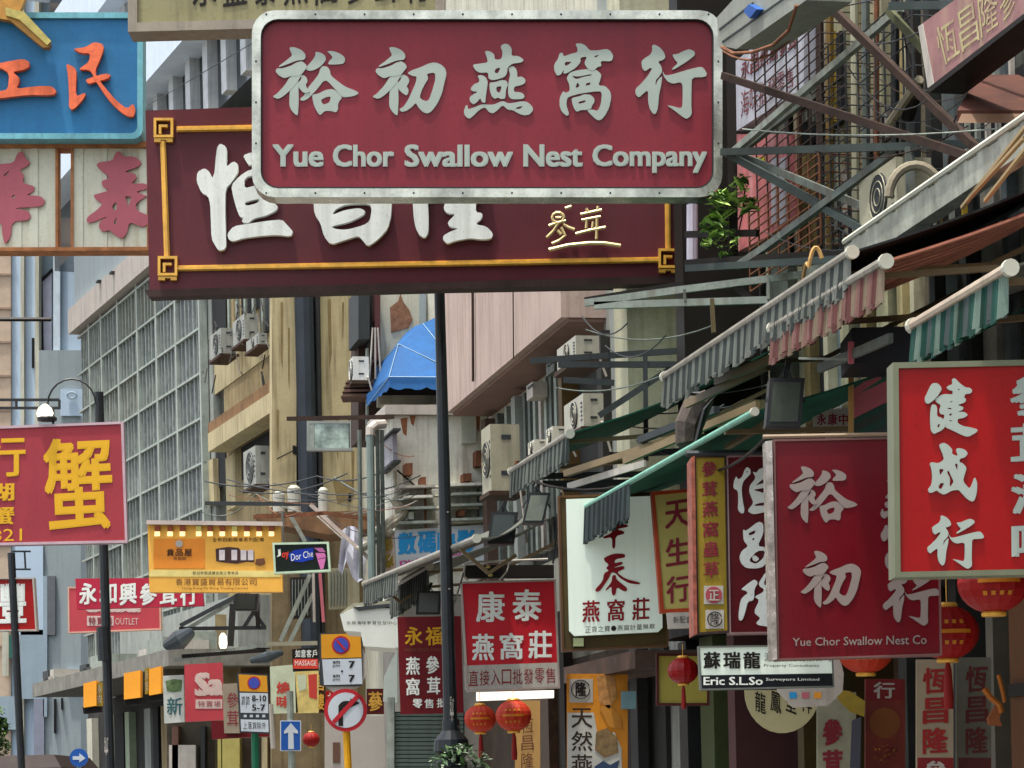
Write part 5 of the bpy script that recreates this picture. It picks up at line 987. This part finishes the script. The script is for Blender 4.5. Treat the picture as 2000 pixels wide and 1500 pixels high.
# poster behind lantern, calligraphy fan
p = FP(19.4)
s = board('wall_poster', 'yellow lit poster in a dark red frame behind the tasselled lantern', p, rq(1282, 1276, 1386, 1378), .06, M('poster_yellow', '#a09440', .5, var=.15, sc_=2), M('frame_maroon', '#4a1c18'), 5, cat='poster')
p = FP(16.4)
t = thing('paper_fan', p.at(1530, 1430), 'large cream paper fan with black brush writing below the mint name sign', 'fan')
MB().plate(p, [(1528+74*cos(radians(a_)), 1348+84*sin(radians(a_))) for a_ in range(0, 181, 12)], (), 0, -.02).build('paper', M('fan_paper', '#a8a078', .7, var=.08), t)
line(p, '龍鳳呈祥', rq(1470, 1352, 1590, 1392), ink, t, .01, fill=.7, lean=-.2)
for k in range(0):
    a_ = 12+k*11; x_ = 1528+50*cos(radians(a_)); y_ = 1352+52*sin(radians(a_))-8; mb = MB(); mb.plate(p, [(x_-3, y_-14), (x_+4, y_-16), (x_+2, y_+4), (x_+6, y_+12), (x_-1, y_+8), (x_-4, y_+2)], (), .004, .001); mb.build('brush_mark', ink, t)
# ================================================================ LIGHT BOXES lower left
for (x0, x1, y0, y1, sx), lab in zip(((163, 188, 1332, 1382, 200), (242, 274, 1312, 1366, 268), (291, 314, 1304, 1358, 283)), ('orange light box nearest the left under the concrete canopy', 'middle orange light box under the concrete canopy', 'right orange light box with lettered edge under the concrete canopy')):
    p = FP(38); t = thing('light_box', p.at(x0, y1), lab, 'light box', 'orange light boxes under the canopy')
    MB().plate(p, [(x0, y0+3), (x1, y0-3), (x1, y1-4), (x0, y1)], (), 0, -.25).build('face', M('box_orange', '#d8902c', .5, emit=.12, var=.08), t)
    sa_, sb_ = (x1+1, sx) if sx > x1 else (sx, x0-1)
    if abs(sb_-sa_) > 3 and x0 != 242: MB().plate(p, [(sa_, y0+2), (sb_, y0), (sb_, y1-4), (sa_, y1-2)], (), -.05, -.25).build('edge_panel', mustard, t); line(p, '永安', [(sa_+1, y0+5), (sb_-1, y0+4), (sb_-1, y1-8), (sa_+1, y1-6)], dullwhite, t, 0, vert=True, one=True, off=-.04)
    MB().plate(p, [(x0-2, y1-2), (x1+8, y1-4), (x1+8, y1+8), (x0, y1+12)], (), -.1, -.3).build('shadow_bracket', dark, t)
# ================================================================ AIR CONDITIONERS
def ac(x0, y0, x1, y1, f, o, label, length=.8, body='#a8a698', grp='air conditioners on the walls'):
    """end face between pixels at offset o (its outer edge), runs back along the street"""
    A_ = f.hit(x0, y1, o); s_, z0 = A_.dot(f.D), A_.z; B_ = Pl(f.P(s_, 0, 0), -f.D); z1 = B_.at(x0, y0).z; o1 = f.w-B_.at(x1, y0).dot(f.n); o1, o0 = o, max(o1, .03)
    t = thing('air_conditioner', f.P(s_, z0, (o0+o1)/2), label, 'air conditioner', grp); m = M('casing_'+body[1:], body, .5, var=.08, streak=.25, sc_=4)
    cs = MB().fbox(f, s_, s_+length, z0, z1, o0, o1).build('casing', m, t)
    c = f.P(s_+length*.45, (z0+z1)/2, o1+.001); r = min(.42*(z1-z0), .4*length); MB().lathe(c, [(r, 0), (r, .012)], 16, ax=-f.n).build('fan_guard', darkgrey, cs)
    h = z1-z0
    for k, zz in enumerate((.84, .3)): MB().plate(B_, [tuple(q) for q in ((x0+(x1-x0)*.35, y0+(y1-y0)*(1-zz)), (x0+(x1-x0)*.7, y0+(y1-y0)*(1-zz)), (x0+(x1-x0)*.7, y0+(y1-y0)*(1-zz)+max(2, (y1-y0)*.07)), (x0+(x1-x0)*.35, y0+(y1-y0)*(1-zz)+max(2, (y1-y0)*.07)))], (), .004, .001).build('vent_slot', darkgrey, cs)
    for k in range(5): MB().fbox(f, s_+length*.05, s_+length*.12, z0+h*(.2+.13*k), z0+h*(.24+.13*k), o1+.0005, o1+.006).build('louvre', darkgrey, cs)
    for k in range(3): mb = MB(); rk = r*(.35+.3*k); mb.tube([c+f.D*rk*cos(a_*pi/8)+V((0, 0, rk*sin(a_*pi/8)))-f.n*.016 for a_ in range(16)]+[c+f.D*rk-f.n*.016], .004, 4); mb.build('guard_ring', m, cs)
    MB().tube([f.P(s_+length*.1, z0+h*.2, o0+.02)+V((0, 0, 0)), f.P(s_-.04, z0+h*.1, o0+.02), f.P(s_-.05, z0-h*.8, max(.03, o0-.05))], .012, 5).build('drain_hose', dullwhite, t)
    MB().fbox(f, s_-.03, s_+length+.03, z0-.05, z0-.005, max(.02, o0-.05), o1+.03).build('bracket', M('dark_rust', '#3c2c22', .8), t)
    return t
ac(1125, 655, 1170, 700, FA, .72, 'white air conditioner high under the pinkish cantilever')
ac(1140, 768, 1178, 832, FA, .74, 'cream air conditioner below the first one, beside the cream column')
ac(960, 828, 1014, 958, FA, .85, 'tall grey air conditioner beside the annexe', .5, '#9c9882')
ac(1044, 858, 1072, 884, FA, .9, 'small white unit above the ragged grey valance, left of another', .3, '#c2c0b0')
ac(1080, 832, 1112, 866, FA, .8, 'small white unit above the ragged grey valance, right of another', .3, '#c2c0b0')
ac(1752, 306, 1818, 420, FA, .6, 'stained air conditioner with hose loop behind the gantry, upper right', .7, '#a8a48c')
t = thing('hose', W(1795, 420, 15.4), 'thick beige hose looped over the stained air conditioner', 'hose'); MB().tube([W(1788-52*cos(a_*pi/12), 385-62*sin(a_*pi/12), 15.6) for a_ in range(13)], .03, 8).build('loop', M('hose_beige', '#847c68', .6, var=.15), t)
for (x0, y0, x1, y1), lab in (((432, 640, 460, 690), 'grey window unit on the beige block, lowest left'), ((478, 612, 505, 662), 'grey unit on the beige block, middle'), ((505, 650, 522, 672), 'small grey unit on the beige block, right'), ((500, 870, 526, 945), 'tall white unit under the beige ledge')):
    ac(x0, y0, x1, y1, FB, oE+.02, lab, .9, '#8e9088', 'air conditioners on the beige block')
ac(690, 696, 720, 742, FA, 1.45, 'white unit on stacked brackets right of the beige end wall', .35, '#c4c4bc')
t = thing('unit_shelf', W(700, 770, 41), 'stack of brown shelf brackets below the white unit', 'bracket')
for k in range(4): MB().plate(FP(34.0), [(680-k*3, 742+k*9), (722, 742+k*9), (722, 746+k*9), (674-k*3, 748+k*9)], (), 0, -.5).build('slat', M('shelf_brown', '#5a443a', .7), t)
# ================================================================ MIRROR SIGN, CLOTH, WHITE CANOPY
p = FP(36)
s = board('mirror_sign', 'small framed mirror like sign hanging on the thin pipe before the beige wall', p, rq(599, 822, 688, 880), .12, M('mirror_panel', '#8c9c94', .15, .0, var=.55, sc_=5), M('grey_rim2', '#868a84', .4, .3), 5, fo=.01)
MB().plate(p, rq(604, 826, 614, 876), (), .006, .001).build('side_strip', palesteel, s); MB().plate(p, rq(681, 826, 684, 876), (), .006, .001).build('side_strip', darkgrey, s)
for x_ in (606, 682): MB().tube([p.at(x_, 816, -.05), p.at(x_, 823, -.05)], .01, 5).build('hanger', dark, s)
p = FP(33.5)
t = thing('white_sheet', p.at(690, 1140), 'crumpled white cloth hanging beside the pale drain pipe', 'cloth')
mb = MB(); top = [(668, 1036), (676, 1030), (684, 1027), (693, 1029), (700, 1036), (706, 1046), (712, 1058)]; bot = [(660, 1112), (668, 1122), (676, 1096), (688, 1126), (698, 1138), (708, 1132), (714, 1118)]
for i in range(6):
    for j in range(6):
        f_ = lambda i_, j_: p.at(top[i_][0]+(bot[i_][0]-top[i_][0])*j_/6, top[i_][1]+(bot[i_][1]-top[i_][1])*j_/6, .06*sin(i_*2.2+j_*.6))
        mb.face([f_(i, j+1), f_(i+1, j+1), f_(i+1, j), f_(i, j)], 0, True)
mb.build('cloth', M('cloth_white', '#b8b8c4', .8, var=.1), t)
p = FP(29)
t = thing('white_canopy', p.at(720, 1270), 'white box canopy with a row of tiny writing, left of the dark red sign', 'canopy')
MB().plate(p, pp('664,1200 700,1183 778,1190 778,1264 770,1266 710,1262 704,1234 672,1232'), (), 0, -.9).build('front', M('canvas_white', '#cfd2c8', .6, var=.05), t)
MB().plate(p, pp('664,1198 690,1178 776,1172 790,1184 778,1192 700,1188'), (), -.05, -.9).build('top', M('canopy_top', '#8c8a78', .7, var=.2), t)
line(p, '永興海味參茸批發中心', rq(676, 1213, 776, 1220), darkgrey, t, 0, one=True); MB().plate(p, pp('690,1186 770,1178 784,1182 700,1193'), (), .02, -.1).build('rolled_flap', darkgrey, t)
p = FP(28.8)
t = thing('shade_cloth', p.at(760, 1340), 'pale triangular flap hanging beside the dark red vertical sign', 'cloth'); MB().plate(p, pp('776,1268 776,1372 748,1370 750,1322 764,1290'), (), 0, -.06).build('flap', M('flap_pale', '#a4aca4', .7), t)
# ================================================================ SPOT LIGHTS
def flood(x0, y0, x1, y1, d, label, m=M('lens_dim', '#3c4238', .25, var=.3), skew=0):
    p = FP(d, 0, x0); t = thing('flood_light', p.at(x0, y1), label, 'flood light', 'flood lights over the signs')
    q = [(x0+skew, y0), (x1, y0), (x1-skew, y1), (x0, y1)]; cx = (x0+x1)/2; cy = (y0+y1)/2
    MB().plate(p, q, (), 0, -.16).build('housing', black, t)
    MB().plate(p, [(cx+(x-cx)*.8, cy+(y-cy)*.82) for x, y in q], (), .006, .001).build('lens', m, t)
    MB().bar(p.at(cx, y0, -.08), p.at(cx+6, y0-(y1-y0)*.35, -.08), .03).build('stem', black, t)
    for s_ in (x0, x1): MB().bar(p.at(s_, cy, -.05), p.at(cx, y0-(y1-y0)*.22, -.05), .012).build('yoke', darkgrey, t)
    return t
flood(1496, 738, 1572, 832, 14.5, 'square black flood light with dull lens above the wide crimson sign', skew=8)
flood(1020, 962, 1075, 1022, 20.5, 'black flood light with pale lens beside the white sign', M('lens_pale', '#6c7264', .2, var=.3), 14)
flood(952, 1000, 1012, 1062, 22, 'dark flood light above the square red sign', M('lens_dark', '#2c3434', .2, var=.3), 8)
flood(812, 1154, 862, 1200, 26, 'dark flood box above the dark red vertical sign', M('lens_dark', ''), 3)
flood(455, 1160, 505, 1192, 33, 'dark flood light under the orange billboard', M('lens_dark', ''), 3)
t = thing('wrapped_light', W(1360, 880, 17.6), 'bagged grey brown lamp hanging above the mustard vertical sign', 'lamp')
mb = MB(); mb.tube([W(1385, 772, 17.3), W(1362, 792, 17.3), W(1346, 830, 17.3), W(1344, 865, 17.3), W(1352, 882, 17.3)], [.05, .1, .1, .085, .02], 9); mb.build('wrapping', M('bag_brown', '#4e4640', .8, var=.25, bump=.6), t)
MB().tube([W(1350, 768, 17.2), W(1398, 772, 17.2), W(1376, 800, 17.2), W(1358, 870, 17.2)], .018, 6).build('strap', black, t); MB().bar(W(1362, 868, 17.1), W(1372, 884, 17.1), .05).build('tag', tan, t)
for x_, y_, w_, h_, lab in ((350, 1250, 24, 20, 'dark round camera housing beside the concrete canopy'), (522, 1284, 30, 12, 'dark cylindrical lamp left of the small black and red sign')):
    t = thing('street_light', W(x_, y_+h_, 34), lab, 'lamp'); MB().tube([W(x_-w_, y_+h_*.5, 34), W(x_, y_, 33.8), W(x_+w_*.9, y_-h_*.7, 34)], [h_*.5*34/F, h_*1.0*34/F, h_*.55*34/F], 12).build('housing', M('housing_blue', '#3a4248', .4, .2), t)
t = thing('sign_loop_light', W(990, 1130, 23.2), 'black trough with small glints inside a bent tube frame above the square red sign', 'lamp')
MB().plate(FP(23.25), rq(908, 1104, 1082, 1128, 1), (), 0, -.15).build('trough', ink, t)
MB().tube([W(x, y, 23.1) for x, y in ((914, 1134), (905, 1124), (908, 1102), (925, 1098), (1070, 1092))], .012, 6).build('tube_frame', dullwhite, t); MB().tube([W(x, y, 23.1) for x, y in ((996, 1096), (990, 1116), (975, 1134))], .008, 5).build('tube_frame', dullwhite, t)
for x_, y_ in ((953, 1110), (958, 1126), (940, 1108)): MB().lathe(W(x_, y_, 23.2), [(.015, 0), (.025, .012), (.01, .03)], 8).build('glint', palyel, t)
# ================================================================ UPPER RIGHT CLUTTER
def fq(f, o, q): return [f.hit(x, y, o) for x, y in q]
t = thing('wall_sign', FA.hit(1900, 100, 1.0), 'faded red wall sign with pale vertical strokes, top right corner', 'sign')
pA = FA.plane(.9); Q = pp('1793,52 2070,-150 2070,-28 1812,172')
MB().plate(pA, Q, (), 0, -.12).build('panel', M('faded_crimson', '#8c6664', .6, var=.2, streak=.7, stain='#a08c70'), t)
MB().plate(pA, pp('1793,52 1802,46 1824,164 1812,172'), (), .004, .001).build('pale_edge', dullwhite, t)
MB().plate(pA, pp('1812,172 2070,-28 2070,-18 1814,182'), (), .02, -.2).build('bottom_rail', ink, t)
line(pA, '恆昌隆參', [(1822, 60), (1990, -62), (1990, 20), (1840, 132)], M('faded_gold', '#a89c74', .6, streak=.7, stain='#8c6060'), t, .0, fill=.9)
t = thing('wall_sign', FA.hit(1480, 260, .9), 'white wall sign covered in narrow dark red characters behind the rusty cages', 'sign')
pB = FA.plane(.4)
MB().plate(pB, pp('1436,120 1570,10 1570,170 1438,256'), (), 0, -.1).build('panel', M('sign_lilac', '#a8a8b0', .6, var=.12, streak=.35), t)
line(pB, '永昌燕窩參茸', [(1446, 118), (1556, 42), (1556, 92), (1446, 158)], M('old_red', '#6c3034', .6), t, .01, fill=.92); line(pB, '海味批發零售', [(1446, 180), (1550, 128), (1550, 168), (1446, 232)], M('old_red', ''), t, .0, fill=.92)
t = thing('wall_sign', FA.hit(1490, 460, .9), 'red and white torn poster board behind the green shrub', 'sign')
MB().plate(pB, pp('1438,262 1536,262 1540,440 1440,492'), (), -.01, -.08).build('panel', M('poster_red', '#a86060', .6, var=.35, sc_=4, streak=.3, stain='#c0a8a8'), t)
for x_, w_, m_ in ((1506, 10, M('sign_lilac', '')), (1522, 12, M('sign_lilac', '')), (1462, 30, M('poster_yellow2', '#8c8c28'))): MB().plate(pB, pp('%d,310 %d,306 %d,%d %d,%d' % (x_, x_+w_, x_+w_, 432 if w_ < 20 else 330, x_, 440 if w_ < 20 else 322)), (), .0, -.009).build('torn_strip', m_, t)
t = thing('light_case', FA.hit(1480, 80, 1.6), 'slanted grey metal light case right of the silver cased sign', 'lamp')
pC = FA.plane(1.3); MB().plate(pC, pp('1400,34 1444,-14 1575,-60 1575,0 1438,96 1404,88'), (), 0, -.3).build('case', M('case_grey', '#8c8f84', .5, .2, var=.12, streak=.2), t)
for q_ in ('1410,80 1560,-26 1560,-23 1410,84', '1404,56 1470,4 1470,7 1404,60'): MB().plate(pC, pp(q_), (), .006, .001).build('seam', darkgrey, t)
MB().plate(pC, pp('1452,22 1462,8 1478,18 1464,36'), (), .05, .001).build('latch', navy, t)
MB().tube([pC.at(x, y, .05) for x, y in ((1410, 92), (1432, 104), (1470, 102), (1510, 88), (1540, 60), (1556, 10))], .012, 6).build('cable', M('rust', ''), t)
t = thing('wooden_box', W(1940, 230, 14.5), 'rusty brown tray seen from below at the right edge', 'tray')
MB().hexa([W(1870, 236, 14.5), W(2060, 236, 14.5), W(2060, 165, 15.6), W(1912, 165, 15.6)], [q+V((0, 0, .06)) for q in [W(1870, 236, 14.5), W(2060, 236, 14.5), W(2060, 165, 15.6), W(1912, 165, 15.6)]]).build('tray', M('tray_rust', '#4a2a20', .75, var=.3, sc_=5), t)
MB().hexa([W(1870, 240, 14.45), W(2060, 240, 14.45), W(2060, 222, 14.5), W(1878, 222, 14.5)], [W(1870, 240, 14.55), W(2060, 240, 14.55), W(2060, 222, 14.6), W(1878, 222, 14.6)]).build('rim', M('tray_rim', '#6e5440', .7), t)
t = thing('dark_strut', FA.hit(1700, 200, .7), 'dark twisted iron pole leaning behind the gantry with a pale tube', 'pole')
for pts, w_, m in (((1760, 40), (1790, 120), .03, ), 0, 0), : pass
MB().tube([FA.hit(x, y, .4) for x, y in ((1772, 20), (1785, 110), (1790, 170), (1772, 230))], .05, 6).build('iron_pole', ink, t); MB().tube([FA.hit(x, y, .5) for x, y in ((1796, 155), (1765, 200), (1735, 245))], .03, 6).build('pale_tube', M('hose_beige', ''), t)
# white drip guard in the slot between signs
t = thing('white_post', FA.hit(1425, 300, 2.3), 'thin pale post beside the right edge of the silver cased sign', 'post'); MB().tube([W(1352, 400, 20.5), W(1352, 520, 20.5)], .045, 8).build('post', M('lilac_white', '#b8b4c4', .5), t)
# striped scarves / small fans right of the small white sign
t = thing('louvre_shade', W(1710, 830, 15), 'pink and green slanted louvre slats behind the bright red sign', 'shade')
for k in range(10):
    y_ = 748+k*14; MB().bar(W(1664, y_+22, 15.2), W(1738-(k == 0)*20, y_-14, 15.2), .026, .04).build('slat', pink if k < 4 else (M('dark_green_steel', '') if k % 2 else M('teal_slat', '#2c4c44')), t)
MB().bar(W(1662, 710, 15.1), W(1662, 850, 15.1), .03).build('upright', tan, t)
t = thing('black_box', W(1700, 690, 13.6), 'black box unit hanging between the pink and the teal awnings', 'box'); MB().box(*(lambda a_, b_: (a_.x, b_.x, a_.y, a_.y+.5, b_.z, a_.z))(W(1664, 640, 14), W(1790, 706, 14))).build('casing', M('box_navy', '#12161e', .4, var=.4), t); MB().bar(W(1662, 668, 13.9), W(1662, 710, 13.9), .03).build('hanger', pink, t)
MB().bar(W(1560, 700, 13.9), W(1662, 702, 13.9), .012).build('rail', palesteel, t)
# left: tree, van roof
t = thing('street_tree', W(-10, 1560, 48)-V((0, 0, 1.6)), 'small leafy tree cut off by the left edge', 'tree')
MB().tube([W(-10, 1560, 48)-V((0, 0, 1.6)), W(-10, 1480, 48), W(-4, 1420, 48)], [.12, .08, .03], 8).build('trunk', brown, t)
for x_, y_, r_ in ((-6, 1440, .28), (-12, 1400, .24), (2, 1470, .2), (4, 1420, .14)): foliage('crown', W(x_, y_, 48), r_, r_*1.2, 160, .06, [lf[0], lf[2], lf[2]], t)
t = thing('parked_van', W(60, 1560, 42)-V((0, 0, 1.6)), 'dull brown van at the bottom left corner, only its roof showing', 'van')
vb = M('van_brown', '#2c2220', .7, .0, var=.1); a_ = W(-60, 1560, 42); zr = W(60, 1474, 42).z
MB().box(a_.x, a_.x+1.55, a_.y, a_.y+4.2, .35, zr-.22).build('body', vb, t); mb = MB(); xs = (a_.x+.05, a_.x+1.5)
mb.hexa([V((xs[0], a_.y+.1, zr-.22)), V((xs[1], a_.y+.1, zr-.22)), V((xs[1]-.15, a_.y+.3, zr)), V((xs[0]+.15, a_.y+.3, zr))], [V((xs[0], a_.y+4.1, zr-.22)), V((xs[1], a_.y+4.1, zr-.22)), V((xs[1]-.15, a_.y+3.9, zr)), V((xs[0]+.15, a_.y+3.9, zr))]); mb.build('roof', vb, t)
MB().box(a_.x+.15, a_.x+1.4, a_.y-.02, a_.y-.002, 1.3, zr-.3).build('rear_window', glassd, t)
for x_ in (a_.x+.1, a_.x+1.25):
    for y_ in (a_.y+.7, a_.y+3.3): MB().lathe(V((x_, y_, .33)), [(.33, 0), (.33, .2)], 16, ax=V((1, 0, 0))).build('wheel', ink, t)
# ================================================================ CABLES
def cable(pts, r=.006, m=black, sag=0.0, label='thin black cable'):
    P = [W(*q) for q in pts]
    R_ = []
    for i in range(len(P)-1):
        for k in range(8): u = k/8; R_.append(P[i].lerp(P[i+1], u)-V((0, 0, sag*4*u*(1-u))))
    R_.append(P[-1]); o = MB().tube(R_, r, 5).build('cable', m); tag(o, label, 'cable', 'overhead cables'); return o
for pts, r, m, sg, lab in ((((290, 205, 26), (490, 86, 21)), .004, darkgrey, 0, 'thin dark cable from the blue sign to the silver cased sign'),
    (((-10, 624, 21), (100, 624, 21)), .018, ink, 0, 'short thick black rod sticking in from the left edge above the bracket'),
    (((400, 940, 34), (620, 930, 33), (760, 915, 32)), .01, darkgrey, .1, 'sagging cable in front of the beige end wall'),
    (((395, 1000, 34), (500, 965, 34), (720, 1000, 32)), .008, greyg, .15, 'grey cable looping above the orange billboard'),
    (((1000, 300, 20), (1000, 300.5, 20)), .001, black, 0, None),
    (((1412, 100, 18.5), (1560, 60, 17)), .008, rust, .12, 'rusty cable below the slanted light case'),
    (((1566, 580, 15), (1580, 520, 14), (1605, 505, 14)), .012, tan, -.08, 'tan cord looped over the long pale awning rod'),
    (((1450, 252, 17.5), (2010, 245, 15)), .005, palesteel, .05, 'pale wire crossing the tenement front'),
    (((610, 1000, 33), (668, 1052, 33)), .012, dullwhite, 0, 'pale stay wire running down to the white cloth'),
    (((1080, 1100, 19.5), (1096, 960, 19)), .008, black, .0, 'black cable at the left edge of the white sign'),
    (((850, 1240, 26), (905, 1120, 23)), .008, black, .1, 'black cable beside the post above the dark red sign'),
    (((1040, 940, 20), (1330, 905, 18), (1500, 850, 14)), .01, ink, .12, 'black cable sagging below the mint rod'),
    (((1240, 470, 21), (1352, 455, 20)), .005, black, .0, None)):
    if lab: cable(pts, r, m, sg, lab)
# sagging clutter under the awnings: battens and arms
t = thing('ceiling_battens', FA.hit(1400, 900, 1.0), 'tan and grey battens under the green awning canvas', 'battens')
for a_, b_, w_, m, d_ in (((1105, 925), (1370, 840), 12, M('arm_tan', ''), 19.5), ((1220, 900), (1480, 790), 10, M('arm_tan', ''), 18.3), ((1110, 950), (1260, 905), 5, dullwhite, 19.8), ((1400, 745), (1510, 700), 12, M('arm_tan', ''), 16.5), ((1340, 790), (1500, 715), 8, M('arm_tan', ''), 17), ((1250, 860), (1400, 800), 12, darkgrey, 18.8), ((1600, 720), (1740, 660), 9, greyg, 14.5), ((1420, 870), (1500, 822), 12, M('arm_tan', ''), 16.8)):
    MB().bar(W(*a_, d_), W(*b_, d_-1.2), w_*d_/F, .05).build('batten', m, t)
t = thing('shop_ledge', FA.hit(1180, 990, .6), 'timber and pink ledge boxes behind the mint awning rod', 'ledge')
for x0, y0, x1, y1, m in ((1130, 940, 1300, 962, M('peach_ledge', '#8a6450', .7, streak=.4)), (1125, 965, 1200, 985, M('timber_red', '#6a3c2c', .7)), (1205, 872, 1265, 930, M('cream_column', '')), (1262, 845, 1345, 925, M('pale_mint_wall', '#9ca48c', .7, streak=.5)), (1400, 780, 1450, 830, M('cream_sunlit', '#b4a684', .7))):
    MB().fpx(FA, x0, y0, x1, y1, .3, .5).build('ledge_box', m, t)
MB().tube([FA.hit(1010, 900, 1.0), FA.hit(1010, 960, 1.0)], .03, 6).build('stub_pipe', rust, t)

# ================================================================ MORE STREET CLUTTER
R9 = random.Random(5)
used_ = set()
def rc(n, xr, yr, dx, dy, d0, d1, rad, mats, place):
    xm, ym = (xr[0]+xr[1])/2, (yr[0]+yr[1])/2; k = 0; tries = 0
    while k < n and tries < 200:
        tries += 1
        x0 = R9.uniform(*xr); y0 = R9.uniform(*yr); th_, r = R9.choice(rad); cn, m = R9.choice(mats)
        lab = '%s %s cable, %s and %s, %s' % (th_, cn, 'starting left' if x0 < xm else 'starting right', 'high' if y0 < ym else 'low', place)
        if lab in used_: continue
        used_.add(lab); k += 1
        cable(((x0, y0, d0), (x0+R9.uniform(*dx), y0+R9.uniform(*dy), d1)), r, m, R9.uniform(.02, .18), lab)
cm_ = [('black', black), ('grey', darkgrey), ('pale', greyg), ('rusty', rust)]
rc(13, (400, 700), (930, 1030), (60, 260), (-40, 60), 34, 31, [('thin', .005), ('thicker', .009)], cm_, 'above the billboard')
rc(9, (1040, 1300), (600, 900), (60, 260), (-60, 20), 21.5, 19.5, [('thin', .004), ('thicker', .006)], cm_[:3], 'by the cream column')
rc(12, (1440, 1800), (20, 460), (80, 300), (-80, 80), 17.4, 15.6, [('thin', .003), ('thicker', .005)], cm_[:2]+[('brown', brown)], 'across the tenement')
rc(5, (720, 760), (840, 1100), (20, 90), (-30, 60), 32.5, 31.3, [('thin', .006)], [('black', black), ('white', dullwhite), ('rusty', rust)], 'by the annexe pipe')
# small boxes, meters and vents fixed to the walls
def wbox(f, x0, y0, x1, y1, o0, o1, m, lab, nm='wall_box'):
    t = thing(nm, f.hit((x0+x1)/2, y1, o1), lab, 'box'); MB().fpx(f, x0, y0, x1, y1, o0, o1).build('casing', m, t); MB().fpx(f, x0+2, y0+(y1-y0)*.15, x1-1, y0+(y1-y0)*.3, o1+.002, o1+.012).build('lid_line', darkgrey, t)
for q_, m, lab in (((1028, 745, 1040, 775), dullwhite, 'small pale box on the barred windows under the cantilever, left'), ((1066, 700, 1082, 724), greyg, 'small grey box on the barred windows under the cantilever, right'), ((986, 702, 1000, 722), brown, 'small brown box high on the barred windows')):
    wbox(FA, *q_, .13, .3, m, lab)
p = FP(40.5)
t = thing('unit_cluster', p.at(600, 1000), 'pair of pale tanks on the brown ledge at the foot of the beige end wall', 'tank')
for x_, w_, h_ in ((575, 13, 52), (632, 10, 48), (545, 12, 40)): MB().lathe(p.at(x_, 1000), [(w_*40.5/F, 0), (w_*40.5/F, (h_-6)*40.5/F), (w_*.5*40.5/F, h_*40.5/F)], 14).build('tank', M('tank_grey', '#a4a49a', .5, var=.1, streak=.3), t)
t = thing('brown_ledge', p.at(600, 1020), 'brown canopy ledge across the foot of the beige end wall', 'canopy'); MB().plate(p, pp('500,1004 736,996 736,1030 640,1044 500,1016'), (), .3, -.8).build('slab', M('brown_tin', '#6c5038', .8, var=.3, streak=.5), t)
p = FP(39)
for q_, m, lab, ch, cm in (('640,1110 700,1108 702,1186 642,1190', M('olive_grey', '#77725c', .7, var=.15, streak=.3), 'grey olive shutter box behind the white cloth', '', None), ('566,1128 606,1126 608,1206 568,1208', ink, 'dark opening behind the pale slanting struts', '', None)):
    t = thing('wall_hatch', p.at(660, 1186), lab, 'hatch'); MB().plate(p, pp(q_), (), 0, -.2).build('panel', m, t)
    for k in range(6): x_ = pp(q_)[0][0]+4+k*6; MB().plate(p, rq(x_, pp(q_)[0][1]+4, x_+2, pp(q_)[2][1]-4), (), .02, .001).build('rib', greyg, t)
p = FP(36.5)
for q_, f_, ch, cm, lab in (((612, 1312, 636, 1392), M('dk_shop', '#3a2418', .6), '酒樓', gold, 'narrow dark sign with gold characters behind the yellow food poster'), ((840, 1090, 872, 1104), dullwhite, '藥行', inkred, 'tiny pale sign near the lamp post'), ((636, 1350, 664, 1372), brightred, '大押', white, 'tiny red sign behind the round sign'), ((716, 1345, 750, 1395), M('dk_shop2', '#4c1412', .6), '蔘', gold, 'small dark red sign right of the round traffic sign')):
    s = board('shop_sign', lab, p, rq(*q_), .06, f_, None); line(p, ch, rq(q_[0]+3, q_[1]+3, q_[2]-3, q_[3]-3), cm, s, .02, vert=(q_[3]-q_[1]) > (q_[2]-q_[0]), one=True)

# ledges, brackets and stains that crowd the annexe and the beige end wall
def onwall(par, pl, q_, m, nm, of=.2, ob=.001): MB().plate(pl, pp(q_), (), of, ob).build(nm, m, par)
t = thing('utility_rack', Ew.at(860, 1030, .3), 'rack of pale ledges, boxes and short pipes fixed across the grimy annexe wall', 'pipe rack')
for k, (x0, x1, y_) in enumerate(((782, 850, 948), (880, 946, 944), (790, 846, 968), (884, 948, 962), (784, 852, 990), (876, 946, 984), (780, 850, 1018), (880, 944, 1012))):
    onwall(t, Ew, '%d,%d %d,%d %d,%d %d,%d' % (x0, y_, x1, y_-2, x1, y_+3, x0, y_+5), R9.choice([dullwhite, whitew, palesteel]), 'ledge', .3)
for x_, y_, w_, h_ in ((792, 905, 14, 22), (822, 932, 10, 14), (905, 925, 16, 14), (930, 880, 12, 30), (938, 950, 14, 60), (798, 1000, 10, 14), (896, 996, 12, 12)):
    onwall(t, Ew, '%d,%d %d,%d %d,%d %d,%d' % (x_, y_, x_+w_, y_-1, x_+w_, y_+h_, x_, y_+h_), R9.choice([dullwhite, greyg, MC['pale_box'], rust]), 'fixture_box', .22)
for q_ in ('782,818 796,815 794,852 787,846', '800,812 812,812 808,832 803,828', '866,818 872,818 870,880 867,872', '930,812 938,812 936,846 932,838'): onwall(t, Ew, q_, M('rust_stain', '#8a5a3c', .85, var=.35), 'rust_stain', .004)
t = thing('end_wall_marks', Eb.at(640, 900, .2), 'water stains and patched holes on the beige end wall', 'stain')
for q_ in ('640,585 646,583 648,690 643,720', '668,590 672,590 671,640 669,660', '548,590 553,590 552,720 549,700', '562,640 566,640 565,760 563,740', '655,820 662,820 660,900 657,880', '686,880 692,880 690,960 688,950', '540,800 545,800 544,880 541,860', '650,940 690,935 692,970 660,985'): onwall(t, Eb, q_, M('water_stain', '#7c6c48', .9, var=.25), 'stain', .165, .1605)
